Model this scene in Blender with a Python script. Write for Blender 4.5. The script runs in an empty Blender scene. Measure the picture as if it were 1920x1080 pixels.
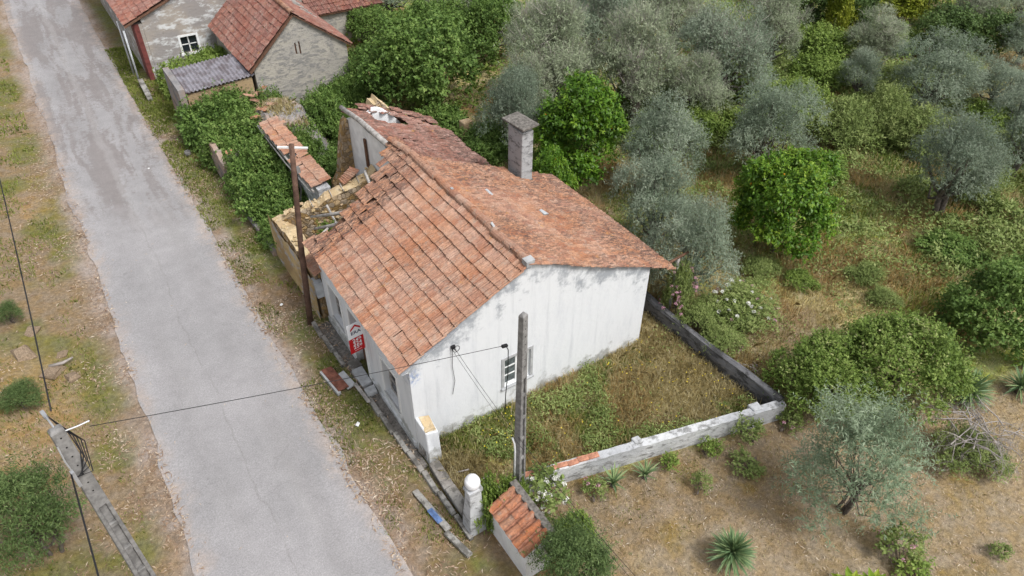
import bpy, math, random
import numpy as np
from mathutils import Matrix, Vector

sc = bpy.context.scene
# ------------------------------------------------------------------ camera
cd = bpy.data.cameras.new('camera'); cam = bpy.data.objects.new('camera', cd)
sc.collection.objects.link(cam); sc.camera = cam
cd.sensor_width = 36.0; cd.lens = 36.0 * 1357.0 / 1920.0; cd.clip_end = 2000.0
cam.matrix_world = (Matrix.Translation((-4.37, -10.82, 14.818)) @ Matrix.Rotation(-0.585, 4, 'Z')
                    @ Matrix.Rotation(math.pi / 2 - 0.693, 4, 'X') @ Matrix.Rotation(0.009, 4, 'Z'))
# ------------------------------------------------------------------ sky, sun, exposure
SUN_EL, SUN_AZ = math.radians(56), math.radians(158)      # azimuth clockwise from +Y
w = bpy.data.worlds.new('World'); sc.world = w; w.use_nodes = True
nt = w.node_tree; bg = nt.nodes['Background']
sky = nt.nodes.new('ShaderNodeTexSky'); sky.sky_type = 'NISHITA'; sky.sun_disc = False
sky.sun_elevation = SUN_EL; sky.sun_rotation = SUN_AZ
sky.dust_density = 4.0; sky.air_density = 1.0; sky.ozone_density = 1.0
hsv = nt.nodes.new('ShaderNodeHueSaturation'); hsv.inputs['Saturation'].default_value = 0.22   # overcast: grey cloud light
nt.links.new(sky.outputs[0], hsv.inputs['Color']); nt.links.new(hsv.outputs[0], bg.inputs[0])
bg.inputs[1].default_value = 0.14
sd = bpy.data.lights.new('sun', 'SUN'); sun = bpy.data.objects.new('sun', sd); sc.collection.objects.link(sun)
sd.energy = 1.75; sd.angle = math.radians(13); sd.color = (1.0, 0.975, 0.94)
dv = Vector((math.sin(SUN_AZ) * math.cos(SUN_EL), math.cos(SUN_AZ) * math.cos(SUN_EL), math.sin(SUN_EL)))
sun.rotation_euler = dv.to_track_quat('Z', 'Y').to_euler(); sun.location = (0, -20, 40)
vs = sc.view_settings; vs.view_transform = 'Standard'; vs.look = 'None'; vs.gamma = 1.0; vs.exposure = 0.46
vs.use_curve_mapping = False
sc.cycles.max_bounces = 8; sc.cycles.diffuse_bounces = 3; sc.cycles.transparent_max_bounces = 4

# ------------------------------------------------------------------ helpers
RNG = np.random.default_rng(11)
col = sc.collection
def vnoise(seed, x, y, s):
    r = np.random.default_rng(seed).random((64, 64))
    X = np.asarray(x) / s + 1000.37; Y = np.asarray(y) / s + 1000.71
    i = np.floor(X).astype(int); j = np.floor(Y).astype(int); fx = X - i; fy = Y - j
    fx = fx * fx * (3 - 2 * fx); fy = fy * fy * (3 - 2 * fy)
    a = r[i % 64, j % 64]; b = r[(i + 1) % 64, j % 64]; c = r[i % 64, (j + 1) % 64]; d = r[(i + 1) % 64, (j + 1) % 64]
    return (a * (1 - fx) + b * fx) * (1 - fy) + (c * (1 - fx) + d * fx) * fy
def fbm(seed, x, y, s, o=4):
    t = 0; a = 1; n = 0
    for k in range(o):
        t = t + a * vnoise(seed + k, x, y, s / 2 ** k); n += a; a *= .55
    return t / n
def sstep(a, b, x):
    t = np.clip((x - a) / (b - a), 0, 1); return t * t * (3 - 2 * t)
def tag(o, label=None, cat=None, group=None, kind=None):
    if label: o['label'] = label
    if cat: o['category'] = cat
    if group: o['group'] = group
    if kind: o['kind'] = kind
    return o
def empty(name, loc, label=None, cat=None, group=None, kind=None):
    o = bpy.data.objects.new(name, None); o.empty_display_size = .2; o.location = loc; col.objects.link(o)
    return tag(o, label, cat, group, kind)
def me_np(name, V, F, mat=None, attr=None, smooth=False):
    """V (n,3); F list of faces or an (m,k) array; attr: dict of per-face float arrays"""
    me = bpy.data.meshes.new(name); V = np.asarray(V, dtype=np.float32)
    if isinstance(F, np.ndarray):
        m, k = F.shape
        me.vertices.add(len(V)); me.vertices.foreach_set('co', V.ravel())
        me.loops.add(m * k); me.loops.foreach_set('vertex_index', F.astype(np.int32).ravel())
        me.polygons.add(m); me.polygons.foreach_set('loop_start', np.arange(0, m * k, k, dtype=np.int32))
        me.update(calc_edges=True)
    else:
        me.from_pydata([tuple(map(float, v)) for v in V], [], [tuple(f) for f in F]); me.update()
    if attr:
        for kx, val in attr.items():
            a = me.attributes.new(kx, 'FLOAT', 'FACE'); a.data.foreach_set('value', np.asarray(val, dtype=np.float32))
    if mat: me.materials.append(mat)
    if smooth: me.polygons.foreach_set('use_smooth', np.ones(len(me.polygons), dtype=bool))
    return me
def rootloc(p):
    v = Vector((0, 0, 0))
    while p is not None: v = v + p.location; p = p.parent
    return v
def ob(name, me, parent=None, label=None, cat=None, group=None, kind=None, loc=None):
    o = bpy.data.objects.new(name, me); col.objects.link(o); o.parent = parent
    if loc is not None: o.location = loc
    return tag(o, label, cat, group, kind)
def wob(name, V, F, mat, parent=None, attr=None, smooth=False, pivot=None, **kw):
    """mesh object from world-space vertices, placed under its parent"""
    V = np.asarray(V, dtype=float); r = np.array(rootloc(parent))
    if parent is None:
        if pivot is None: pivot = np.array([(V[:, 0].min() + V[:, 0].max()) / 2, (V[:, 1].min() + V[:, 1].max()) / 2, V[:, 2].min()])
        return ob(name, me_np(name, V - pivot, F, mat, attr, smooth), None, loc=tuple(pivot), **kw)
    return ob(name, me_np(name, V - r, F, mat, attr, smooth), parent, **kw)
class MB:
    """collects shapes into one mesh"""
    def __init__(s): s.V = []; s.F = []; s.n = 0
    def add(s, V, F):
        V = np.asarray(V, dtype=float); s.V.append(V); s.F += [tuple(i + s.n for i in f) for f in F]; s.n += len(V); return s
    def box(s, x0, x1, y0, y1, z0, z1, M=None, jit=0, seed=0):
        V = np.array([(x, y, z) for z in (z0, z1) for y in (y0, y1) for x in (x0, x1)], dtype=float)
        if jit: V += np.random.default_rng(seed).normal(0, jit, V.shape)
        if M is not None: V = np.array([M @ Vector(v) for v in V])
        return s.add(V, [(0, 2, 3, 1), (4, 5, 7, 6), (0, 1, 5, 4), (2, 6, 7, 3), (0, 4, 6, 2), (1, 3, 7, 5)])
    def tube(s, P, R, k=6, cap=True):
        P = [Vector(p) for p in P]; V = []; F = []
        if not hasattr(R, '__len__'): R = [R] * len(P)
        ref = Vector((0.31, 0.17, 0.93))
        for i, p in enumerate(P):
            t = (P[min(i + 1, len(P) - 1)] - P[max(i - 1, 0)]).normalized()
            if abs(t.dot(ref)) > .97: ref = Vector((.9, .3, .1))
            a = t.cross(ref).normalized(); b = t.cross(a)
            for q in range(k):
                g = 2 * math.pi * q / k; V.append(p + (a * math.cos(g) + b * math.sin(g)) * R[i])
        for i in range(len(P) - 1):
            for q in range(k):
                F.append((i * k + q, i * k + (q + 1) % k, (i + 1) * k + (q + 1) % k, (i + 1) * k + q))
        if cap: F += [tuple(range(k - 1, -1, -1)), tuple(range((len(P) - 1) * k, len(P) * k))]
        return s.add([tuple(v) for v in V], F)
    def lathe(s, prof, c, k=20):
        V = []; F = []
        for r, z in prof:
            for q in range(k):
                g = 2 * math.pi * q / k; V.append((c[0] + r * math.cos(g), c[1] + r * math.sin(g), c[2] + z))
        for i in range(len(prof) - 1):
            for q in range(k): F.append((i * k + q, i * k + (q + 1) % k, (i + 1) * k + (q + 1) % k, (i + 1) * k + q))
        F += [tuple(range(k - 1, -1, -1)), tuple(range((len(prof) - 1) * k, len(prof) * k))]
        return s.add(V, F)
    def ob(s, name, mat, parent=None, smooth=False, **kw):
        return wob(name, np.concatenate(s.V), s.F, mat, parent, smooth=smooth, **kw)
def bevel(o, wd=.01, seg=1):
    m = o.modifiers.new('bevel', 'BEVEL'); m.width = wd; m.segments = seg; m.limit_method = 'ANGLE'; return o
# ------------------------------------------------------------------ materials
class NT:
    def __init__(s, name, rough=.9, spec=.25):
        s.m = bpy.data.materials.new(name); s.m.use_nodes = True; s.t = s.m.node_tree
        s.b = s.t.nodes['Principled BSDF']; s.b.inputs['Roughness'].default_value = rough
        s.b.inputs['Specular IOR Level'].default_value = spec
    def n(s, k, **kw):
        x = s.t.nodes.new(k)
        for a, v in kw.items(): setattr(x, a, v)
        return x
    def put(s, sock, v):
        if isinstance(v, bpy.types.NodeSocket): s.t.links.new(v, sock)
        elif isinstance(v, (tuple, list)) and len(v) == 3 and sock.type == 'RGBA': sock.default_value = (*v, 1)
        else: sock.default_value = v
    def coord(s, kind='Object', scale=(1, 1, 1), rot=(0, 0, 0)):
        if kind == 'World': c = s.n('ShaderNodeNewGeometry').outputs['Position']
        else: c = s.n('ShaderNodeTexCoord').outputs[kind]
        m = s.n('ShaderNodeMapping'); s.t.links.new(c, m.inputs[0]); m.inputs['Scale'].default_value = scale; m.inputs['Rotation'].default_value = rot
        return m.outputs[0]
    def noise(s, co, scale, det=5, rough=.6, dist=0):
        x = s.n('ShaderNodeTexNoise'); s.put(x.inputs['Vector'], co); x.inputs['Scale'].default_value = scale
        x.inputs['Detail'].default_value = det; x.inputs['Roughness'].default_value = rough; x.inputs['Distortion'].default_value = dist
        return x.outputs[0]
    def voro(s, co, scale, feature='F1', out=0, rnd=1):
        x = s.n('ShaderNodeTexVoronoi', feature=feature); s.put(x.inputs['Vector'], co); x.inputs['Scale'].default_value = scale
        x.inputs['Randomness'].default_value = rnd
        return x.outputs[out]
    def rng(s, v, a, b, c=0., d=1.):
        x = s.n('ShaderNodeMapRange', interpolation_type='SMOOTHSTEP'); s.put(x.inputs[0], v)
        for i, q in enumerate((a, b, c, d)): x.inputs[i + 1].default_value = q
        return x.outputs[0]
    def math(s, op, a, b=0.):
        x = s.n('ShaderNodeMath', operation=op); s.put(x.inputs[0], a); s.put(x.inputs[1], b); return x.outputs[0]
    def mix(s, f, a, b, mode='MIX'):
        x = s.n('ShaderNodeMix', data_type='RGBA', blend_type=mode); s.put(x.inputs[0], f); s.put(x.inputs[6], a); s.put(x.inputs[7], b); return x.outputs[2]
    def ramp(s, v, stops):
        x = s.n('ShaderNodeValToRGB'); s.put(x.inputs[0], v); e = x.color_ramp.elements
        for i, (p, c) in enumerate(stops):
            q = e[i] if i < 2 else e.new(p)
            q.position = p; q.color = (*c, 1)
        return x.outputs[0]
    def sep(s, v):
        x = s.n('ShaderNodeSeparateXYZ'); s.put(x.inputs[0], v); return x.outputs
    def attr(s, name):
        return s.n('ShaderNodeAttribute', attribute_name=name)
    def bump(s, h, strength=.4, dist=.02):
        x = s.n('ShaderNodeBump'); x.inputs['Strength'].default_value = strength; x.inputs['Distance'].default_value = dist
        s.put(x.inputs['Height'], h); s.t.links.new(x.outputs[0], s.b.inputs['Normal']); return s
    def color(s, c): s.put(s.b.inputs['Base Color'], c); return s
def simple(name, c, rough=.8, spec=.25, var=.25, scale=6., bump=.15, bs=40., metal=0.):
    k = NT(name, rough, spec); co = k.coord()
    f = k.noise(co, scale, 5); v = k.rng(f, .3, .7, 1 - var, 1 + var)
    cm = k.mix(1., (*c,)[:3], k.n('ShaderNodeCombineColor').outputs[0], 'MULTIPLY') if 0 else None
    hs = k.n('ShaderNodeHueSaturation'); k.put(hs.inputs['Color'], c); k.put(hs.inputs['Value'], v); k.color(hs.outputs[0])
    k.b.inputs['Metallic'].default_value = metal
    if bump: k.bump(k.noise(co, bs, 3), bump, .01)
    return k.m
def leafmat(name, stops, back=None, trans=.28, rough=.6, spec=.3):
    k = NT(name, rough, spec)
    r = k.attr('rnd').outputs['Fac']; oi = k.n('ShaderNodeObjectInfo').outputs['Random']
    v = k.math('ADD', r, k.math('MULTIPLY', k.math('SUBTRACT', oi, .5), .18))
    c = k.ramp(v, stops)
    if back: c = k.mix(k.n('ShaderNodeNewGeometry').outputs['Backfacing'], c, back)
    k.color(c)
    tr = k.n('ShaderNodeBsdfTranslucent'); k.put(tr.inputs[0], c); mx = k.n('ShaderNodeMixShader'); mx.inputs[0].default_value = trans
    k.t.links.new(k.b.outputs[0], mx.inputs[1]); k.t.links.new(tr.outputs[0], mx.inputs[2])
    k.t.links.new(mx.outputs[0], k.t.nodes['Material Output'].inputs[0])
    return k.m
M = {}
def tilemat(name, src, a, b, c, dark=.5):
    k = NT(name, .92, .15)
    r = k.n('ShaderNodeObjectInfo').outputs['Random'] if src == 'obj' else k.attr('rnd').outputs['Fac']
    base = k.ramp(r, [(0., a), (.5, b), (1., c)])
    W = k.coord('World'); big = k.noise(W, .9, 4); fine = k.noise(W, 14, 5, .7); lich = k.noise(W, 5, 6, .75)
    hs = k.n('ShaderNodeHueSaturation'); k.put(hs.inputs['Color'], base); k.put(hs.inputs['Value'], k.rng(fine, .25, .75, .72, 1.22)); k.put(hs.inputs['Saturation'], k.rng(big, .3, .7, .85, 1.1))
    c1 = k.mix(k.math('MULTIPLY', k.rng(lich, .50, .66), .55), hs.outputs[0], (.36, .30, .25))
    sx = k.coord('World', (1.6, 5.5, 1.6)); c1 = k.mix(k.math('MULTIPLY', k.math('MULTIPLY', k.rng(k.noise(sx, 2.6, 7, .8), .45, .58), k.rng(k.noise(W, .5, 3), .38, .6, .3, 1.)), dark), c1, (.125, .082, .068))
    c2 = k.mix(k.math('MULTIPLY', k.rng(k.noise(W, 8, 6, .8), .54, .68), dark), c1, (.10, .072, .062))
    if dark > .8: c2 = k.mix(k.math('MULTIPLY', k.math('MULTIPLY', k.rng(k.noise(sx, 5.0, 6, .8), .47, .57), k.rng(k.noise(W, .42, 3), .40, .56, .25, 1.)), .85), c2, (.085, .058, .050))
    c3 = k.mix(k.math('MULTIPLY', k.rng(k.noise(W, 3.1, 5, .7), .64, .70), .6), c2, (.42, .22, .06))
    k.color(c3); k.bump(k.noise(W, 60, 4), .35, .01); M[name] = k.m
tilemat('tile', 'obj', (.355, .175, .112), (.40, .22, .145), (.445, .27, .19), .5)
tilemat('tile_mass', 'att', (.325, .148, .092), (.395, .205, .126), (.45, .255, .165), .9)
tilemat('tile_far', 'att', (.215, .095, .078), (.27, .125, .098), (.33, .165, .128), .5)
tilemat('tile_ruin', 'att', (.25, .115, .088), (.31, .155, .12), (.37, .22, .18), 1.)
tilemat('tile_new', 'obj', (.40, .15, .085), (.43, .19, .11), (.42, .23, .15), .5)
# white plaster with grey mould under the roof and at the foot
k = NT('plaster', .92, .2); W = k.coord('World'); x, y, z = k.sep(W)[:3]
st = k.coord('World', (1.5, 1.5, .5)); streak = k.noise(st, 1.3, 8, .72)
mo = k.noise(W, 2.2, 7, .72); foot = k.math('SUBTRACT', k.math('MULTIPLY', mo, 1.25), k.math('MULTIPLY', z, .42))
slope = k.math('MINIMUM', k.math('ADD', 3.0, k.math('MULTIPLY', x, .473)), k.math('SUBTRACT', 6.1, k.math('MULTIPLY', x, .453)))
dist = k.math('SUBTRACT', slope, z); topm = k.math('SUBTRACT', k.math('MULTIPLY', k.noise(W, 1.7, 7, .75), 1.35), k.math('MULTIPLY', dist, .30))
base = k.mix(k.math('MULTIPLY', k.rng(streak, .48, .76), .5), (.665, .68, .70), (.50, .52, .56))
base = k.mix(k.math('MULTIPLY', k.rng(k.noise(k.coord('World', (3.2, 3.2, .22)), 1.5, 6, .65), .5, .72), .38), base, (.42, .44, .47))
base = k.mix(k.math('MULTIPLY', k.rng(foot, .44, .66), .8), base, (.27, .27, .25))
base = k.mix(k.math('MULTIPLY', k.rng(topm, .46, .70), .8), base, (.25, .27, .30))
base = k.mix(k.math('MULTIPLY', k.rng(k.noise(W, 9, 5, .8), .62, .72), .35), base, (.35, .35, .34))
bx = k.math('ABSOLUTE', k.math('SUBTRACT', x, .12)); bz = k.math('ABSOLUTE', k.math('SUBTRACT', z, 2.55))
bl = k.math('MULTIPLY', k.math('MULTIPLY', k.rng(bx, .0, .22, 1, 0), k.rng(bz, .0, .35, 1, 0)), k.rng(k.noise(W, 11, 4), .42, .6))
base = k.mix(k.math('MULTIPLY', bl, .8), base, (.16, .26, .52))
k.color(base); k.bump(k.math('ADD', k.noise(W, 7, 5), k.math('MULTIPLY', k.noise(W, 55, 3), .3)), .35, .03); M['plaster'] = k.m
# worn render of the far buildings: grey cement, whitewash remains, stones showing
def worn(name, a, b, c, sc_=1., th=.5):
    k = NT(name, .95, .15); W = k.coord('World'); st = k.coord('World', (1, 1, 2.2))
    n1 = k.noise(st, 1.3 * sc_, 7, .72); n2 = k.noise(W, .7, 4); n3 = k.noise(st, 5, 6, .75)
    c1 = k.mix(k.rng(n2, .4, .6), a, b); c2 = k.mix(k.math('MULTIPLY', k.rng(n1, th, th + .12), .85), c1, c)
    c3 = k.mix(k.math('MULTIPLY', k.rng(n3, .55, .68), .6), c2, (.10, .095, .09))
    k.color(c3); k.bump(k.math('ADD', n1, k.math('MULTIPLY', n3, .6)), .7, .05); M[name] = k.m
worn('render_c', (.30, .28, .27), (.36, .32, .28), (.66, .67, .68))
worn('render_b', (.42, .39, .34), (.36, .34, .31), (.22, .215, .21), 2.6, .47)
worn('ochre_render', (.40, .29, .17), (.34, .24, .15), (.46, .36, .24))
worn('grey_ruin', (.26, .25, .25), (.34, .25, .20), (.15, .15, .16))
worn('mould_concrete', (.33, .32, .30), (.24, .22, .20), (.10, .095, .085), 2.2, .46)
worn('dark_wall', (.13, .13, .14), (.20, .20, .21), (.055, .055, .055), 1.6, .45)
worn('whitewash', (.56, .57, .58), (.42, .43, .45), (.20, .20, .195), 2.6, .5)
worn('chimney_render', (.42, .425, .43), (.33, .325, .32), (.14, .14, .14), 1.8, .5)
worn('wall_top', (.56, .44, .27), (.46, .34, .20), (.62, .52, .36), 2.5, .52)
worn('front_ruin', (.54, .40, .20), (.36, .25, .13), (.40, .41, .45), 1.3, .50)
# ochre rubble
k = NT('rubble', .95, .1); W = k.coord('World'); cell = k.voro(W, 7, out=1); edge = k.voro(W, 7, 'DISTANCE_TO_EDGE')
hs = k.n('ShaderNodeHueSaturation'); k.put(hs.inputs['Color'], k.mix(k.noise(W, 3, 5), (.42, .29, .145), (.30, .20, .10)))
k.put(hs.inputs['Value'], k.rng(k.sep(cell)[0], 0, 1, .7, 1.25)); k.put(hs.inputs['Saturation'], k.rng(k.sep(cell)[1], 0, 1, .6, 1.1))
k.color(k.mix(k.rng(edge, 0, .06, .55, 0), hs.outputs[0], (.22, .15, .08))); k.bump(k.math('ADD', k.rng(edge, 0, .12), k.noise(W, 30, 4)), .8, .04); M['rubble'] = k.m
k = NT('stone', .95, .1); W = k.coord('World'); r = k.n('ShaderNodeObjectInfo').outputs['Random']
k.color(k.mix(k.math('MULTIPLY', k.noise(W, 12, 5), .6), k.ramp(r, [(0, (.52, .40, .22)), (.5, (.62, .50, .32)), (1, (.50, .36, .24))]), (.30, .22, .13))); k.bump(k.noise(W, 30, 4), .6, .02); M['stone'] = k.m
# asphalt
k = NT('asphalt', .9, .2); W = k.coord('World'); x, y, z = k.sep(W)[:3]
st = k.coord('World', (1., .16, 1)); n1 = k.noise(st, 1.1, 6, .6, .4); n2 = k.noise(W, 130, 2); n3 = k.noise(W, .35, 4)
base = k.mix(k.rng(n3, .35, .65), (.315, .305, .31), (.275, .268, .272))
base = k.mix(k.math('MULTIPLY', k.rng(k.noise(st, .8, 5, .7), .5, .75), .35), base, (.37, .36, .355))
patch = k.math('MULTIPLY', k.rng(k.math('ADD', n1, k.math('MULTIPLY', k.math('SUBTRACT', k.noise(W, 6, 5, .7), .5), .35)), .44, .54), k.rng(k.math('ADD', y, k.math('MULTIPLY', n3, 9)), 16, 22))
base = k.mix(k.math('MULTIPLY', patch, .75), base, (.200, .178, .172))
cx = k.math('ADD', x, k.math('MULTIPLY', k.math('SUBTRACT', k.noise(W, .45, 4), .5), .7)); cy = k.math('ABSOLUTE', k.math('ADD', cx, 3.75))
band = k.math('MULTIPLY', k.rng(cy, .0, .045, 1, 0), k.rng(k.noise(W, .5, 3), .36, .5)); base = k.mix(k.math('MULTIPLY', band, .30), base, (.18, .17, .165))
seam = k.math('MULTIPLY', k.rng(cy, .05, .22, 1, 0), k.rng(y, 11, 16)); base = k.mix(k.math('MULTIPLY', seam, .3), base, (.38, .37, .37))
dw = k.n('ShaderNodeVectorMath', operation='ADD'); k.put(dw.inputs[0], W); nv = k.n('ShaderNodeTexNoise'); nv.inputs['Scale'].default_value = 1.3; k.put(nv.inputs['Vector'], W); sv_ = k.n('ShaderNodeVectorMath', operation='SCALE'); k.put(sv_.inputs[0], nv.outputs[1]); sv_.inputs['Scale'].default_value = .9; k.t.links.new(sv_.outputs[0], dw.inputs[1])
vc = k.voro(dw.outputs[0], .42, 'DISTANCE_TO_EDGE'); base = k.mix(k.math('MULTIPLY', k.math('MULTIPLY', k.rng(vc, .0, .012, 1, 0), k.rng(k.noise(W, .33, 3), .5, .62)), .15), base, (.13, .125, .12))
base = k.mix(k.math('MULTIPLY', k.rng(k.noise(W, 3.7, 4, .6), .66, .74), .35), base, (.17, .165, .165))
ty = k.math('ABSOLUTE', k.math('SUBTRACT', k.math('ABSOLUTE', k.math('ADD', x, 3.65)), .85)); base = k.mix(k.math('MULTIPLY', k.math('MULTIPLY', k.rng(ty, .1, .45, 1, 0), k.rng(k.noise(st, .9, 4), .35, .6)), .30), base, (.235, .225, .225))
cxl = k.math('ABSOLUTE', k.math('ADD', k.math('ADD', x, 3.65), k.math('MULTIPLY', k.math('SUBTRACT', k.noise(W, .8, 3), .5), 1.1)))
edgem = k.rng(cxl, 1.35, 2.0); base = k.mix(k.math('MULTIPLY', k.math('MULTIPLY', edgem, k.rng(k.noise(W, 2.2, 6, .7), .34, .62)), .8), base, (.40, .33, .285))
hs = k.n('ShaderNodeHueSaturation'); k.put(hs.inputs['Color'], base); k.put(hs.inputs['Value'], k.math('MULTIPLY', k.rng(n2, .3, .7, .78, 1.18), k.math('MULTIPLY', k.rng(k.noise(W, 26, 5, .85), .3, .7, .78, 1.2), k.rng(k.noise(W, 1.6, 6, .75), .3, .7, .93, 1.07)))); k.color(hs.outputs[0])
k.bump(n2, .35, .008); M['asphalt'] = k.m
# ground: colour zones come from the sheet, grain from noise
k = NT('ground', .97, .1); W = k.coord('World'); c = k.attr('zone').outputs['Color']
hs = k.n('ShaderNodeHueSaturation'); k.put(hs.inputs['Color'], c); k.put(hs.inputs['Value'], k.math('MULTIPLY', k.rng(k.noise(W, 9, 6, .75), .28, .72, .66, 1.3), k.rng(k.noise(W, 60, 3, .7), .3, .7, .75, 1.2)))
k.put(hs.inputs['Saturation'], k.rng(k.noise(W, 2.5, 4), .3, .7, .8, 1.15)); k.color(hs.outputs[0])
k.bump(k.math('ADD', k.noise(W, 18, 6, .7), k.noise(W, 70, 3)), .8, .04); M['ground'] = k.m
M['concrete'] = simple('concrete', (.20, .195, .19), .9, var=.3, scale=9, bump=.3)
M['concrete_pale'] = simple('concrete_pale', (.36, .365, .37), .85, var=.15, scale=5, bump=.15)
M['cement_lichen'] = simple('cement_lichen', (.15, .138, .125), .95, var=.45, scale=14, bump=.5)
M['slab'] = simple('slab', (.38, .39, .40), .9, var=.2, scale=5)
M['pole_wood'] = simple('pole_wood', (.105, .062, .045), .85, var=.35, scale=5, bump=.4)
M['old_wood'] = simple('old_wood', (.36, .34, .32), .9, var=.35, scale=8, bump=.4)
M['brown_wood'] = simple('brown_wood', (.13, .07, .045), .85, var=.3, scale=8, bump=.3)
M['rust'] = simple('rust', (.16, .065, .045), .9, var=.45, scale=7, bump=.4)
M['blue_paint'] = simple('blue_paint', (.09, .15, .30), .7, var=.4, scale=9)
M['white_paint'] = simple('white_paint', (.74, .75, .75), .6, var=.08, scale=5, bump=.1)
M['white_wall'] = simple('white_wall', (.76, .76, .77), .92, var=.12, scale=2.5, bump=.3, bs=14)
M['grey_paint'] = simple('grey_paint', (.42, .44, .46), .7, var=.15, scale=6)
M['door_blue'] = simple('door_blue', (.02, .035, .085), .6, var=.2)
M['red_paint'] = simple('red_paint', (.15, .045, .04), .8, var=.25)
M['sign_red'] = simple('sign_red', (.50, .008, .012), .45, var=.05, bump=0)
M['sign_white'] = simple('sign_white', (.80, .81, .83), .5, var=.03, bump=0)
M['sign_navy'] = simple('sign_navy', (.02, .025, .07), .5, var=.02, bump=0)
M['metal'] = simple('metal', (.45, .46, .48), .5, var=.1, metal=.6)
M['cable'] = simple('cable', (.02, .02, .022), .6, var=.1, bump=0)
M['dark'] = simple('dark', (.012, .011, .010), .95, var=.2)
M['brick'] = simple('brick', (.42, .20, .13), .95, var=.35, scale=10, bump=.4)
M['bark'] = simple('bark', (.12, .10, .085), .95, var=.4, scale=8, bump=.6)
M['dead_twig'] = simple('dead_twig', (.32, .29, .27), .9, var=.25, scale=4, bump=.2)
M['grey_twig'] = simple('grey_twig', (.42, .385, .345), .9, var=.3, scale=1.2, bump=0)
M['rock'] = simple('rock', (.24, .18, .125), .95, var=.35, scale=6, bump=.6)
M['glass'] = NT('glass', .12, .6).color((.02, .025, .03)).m
M['dirty_glass'] = simple('dirty_glass', (.10, .12, .125), .3, .5, var=.5, scale=7, bump=0)
k = NT('corrugated', .75, .3); W = k.coord('World'); k.color(k.mix(k.rng(k.noise(W, 2.5, 6, .7), .4, .62), (.27, .26, .29), (.15, .13, .14))); M['corrugated'] = k.m
# foliage
M['olive'] = leafmat('olive', [(0, (.102, .146, .092)), (.5, (.21, .265, .182)), (1, (.36, .41, .31))], back=(.38, .43, .345), trans=.3)
M['olive_dark'] = leafmat('olive_dark', [(0, (.086, .126, .080)), (.5, (.172, .222, .152)), (1, (.30, .35, .262))], back=(.33, .375, .30), trans=.3)
M['olive_dry'] = leafmat('olive_dry', [(0, (.14, .175, .10)), (.5, (.26, .31, .19)), (1, (.42, .46, .32))], back=(.42, .47, .35), trans=.3)
M['orange_leaf'] = leafmat('orange_leaf', [(0, (.045, .110, .009)), (.45, (.095, .205, .016)), (.8, (.18, .30, .026)), (1, (.29, .40, .045))], trans=.25, rough=.45, spec=.35)
M['bramble'] = leafmat('bramble', [(0, (.060, .115, .022)), (.5, (.130, .220, .046)), (1, (.24, .335, .088))], trans=.28)
M['bramble_light'] = leafmat('bramble_light', [(0, (.090, .150, .025)), (.5, (.185, .270, .050)), (1, (.30, .385, .095))], trans=.28)
M['dark_leaf'] = leafmat('dark_leaf', [(0, (.045, .085, .020)), (.5, (.090, .150, .038)), (1, (.16, .235, .068))], trans=.2)
M['yellow_leaf'] = leafmat('yellow_leaf', [(0, (.12, .16, .012)), (.5, (.22, .26, .02)), (1, (.34, .36, .04))], trans=.3)
M['shrub_leaf'] = leafmat('shrub_leaf', [(0, (.10, .145, .036)), (.5, (.20, .265, .072)), (1, (.34, .39, .145))], trans=.25)
M['acacia_leaf'] = leafmat('acacia_leaf', [(0, (.045, .080, .022)), (.5, (.095, .150, .045)), (1, (.175, .245, .085))], trans=.28)
M['hedge_leaf'] = leafmat('hedge_leaf', [(0, (.070, .125, .018)), (.5, (.165, .245, .045)), (.85, (.29, .37, .10)), (1, (.42, .38, .22))], trans=.25)
M['feather'] = leafmat('feather', [(0, (.115, .170, .095)), (.5, (.20, .27, .160)), (1, (.32, .39, .265))], back=(.32, .385, .28), trans=.25)
M['agave'] = leafmat('agave', [(0, (.10, .18, .085)), (.5, (.17, .26, .12)), (1, (.29, .36, .16))], trans=.1, rough=.5)
M['lime'] = leafmat('lime', [(0, (.12, .22, .02)), (.6, (.24, .34, .03)), (1, (.36, .40, .05))], trans=.3)
M['dry_grass'] = leafmat('dry_grass', [(0, (.34, .27, .12)), (.4, (.50, .42, .21)), (.8, (.62, .54, .31)), (1, (.70, .63, .43))], trans=.45)
M['rust_grass'] = leafmat('rust_grass', [(0, (.40, .26, .11)), (.5, (.54, .39, .17)), (1, (.62, .50, .26))], trans=.45)
M['green_grass'] = leafmat('green_grass', [(0, (.13, .175, .030)), (.5, (.24, .29, .060)), (1, (.40, .43, .13))], trans=.42)
M['litter'] = leafmat('litter', [(0, (.20, .12, .075)), (.4, (.36, .25, .165)), (.8, (.48, .37, .27)), (1, (.62, .53, .42))], trans=.1)
M['white_flower'] = simple('white_flower', (.78, .78, .72), .8, var=.08, bump=0)
M['pink_flower'] = simple('pink_flower', (.70, .40, .50), .8, var=.2, bump=0)
M['yellow_flower'] = simple('yellow_flower', (.70, .55, .03), .8, var=.15, bump=0)
M['orange_fruit'] = simple('orange_fruit', (.75, .26, .02), .5, var=.15, bump=0)
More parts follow.
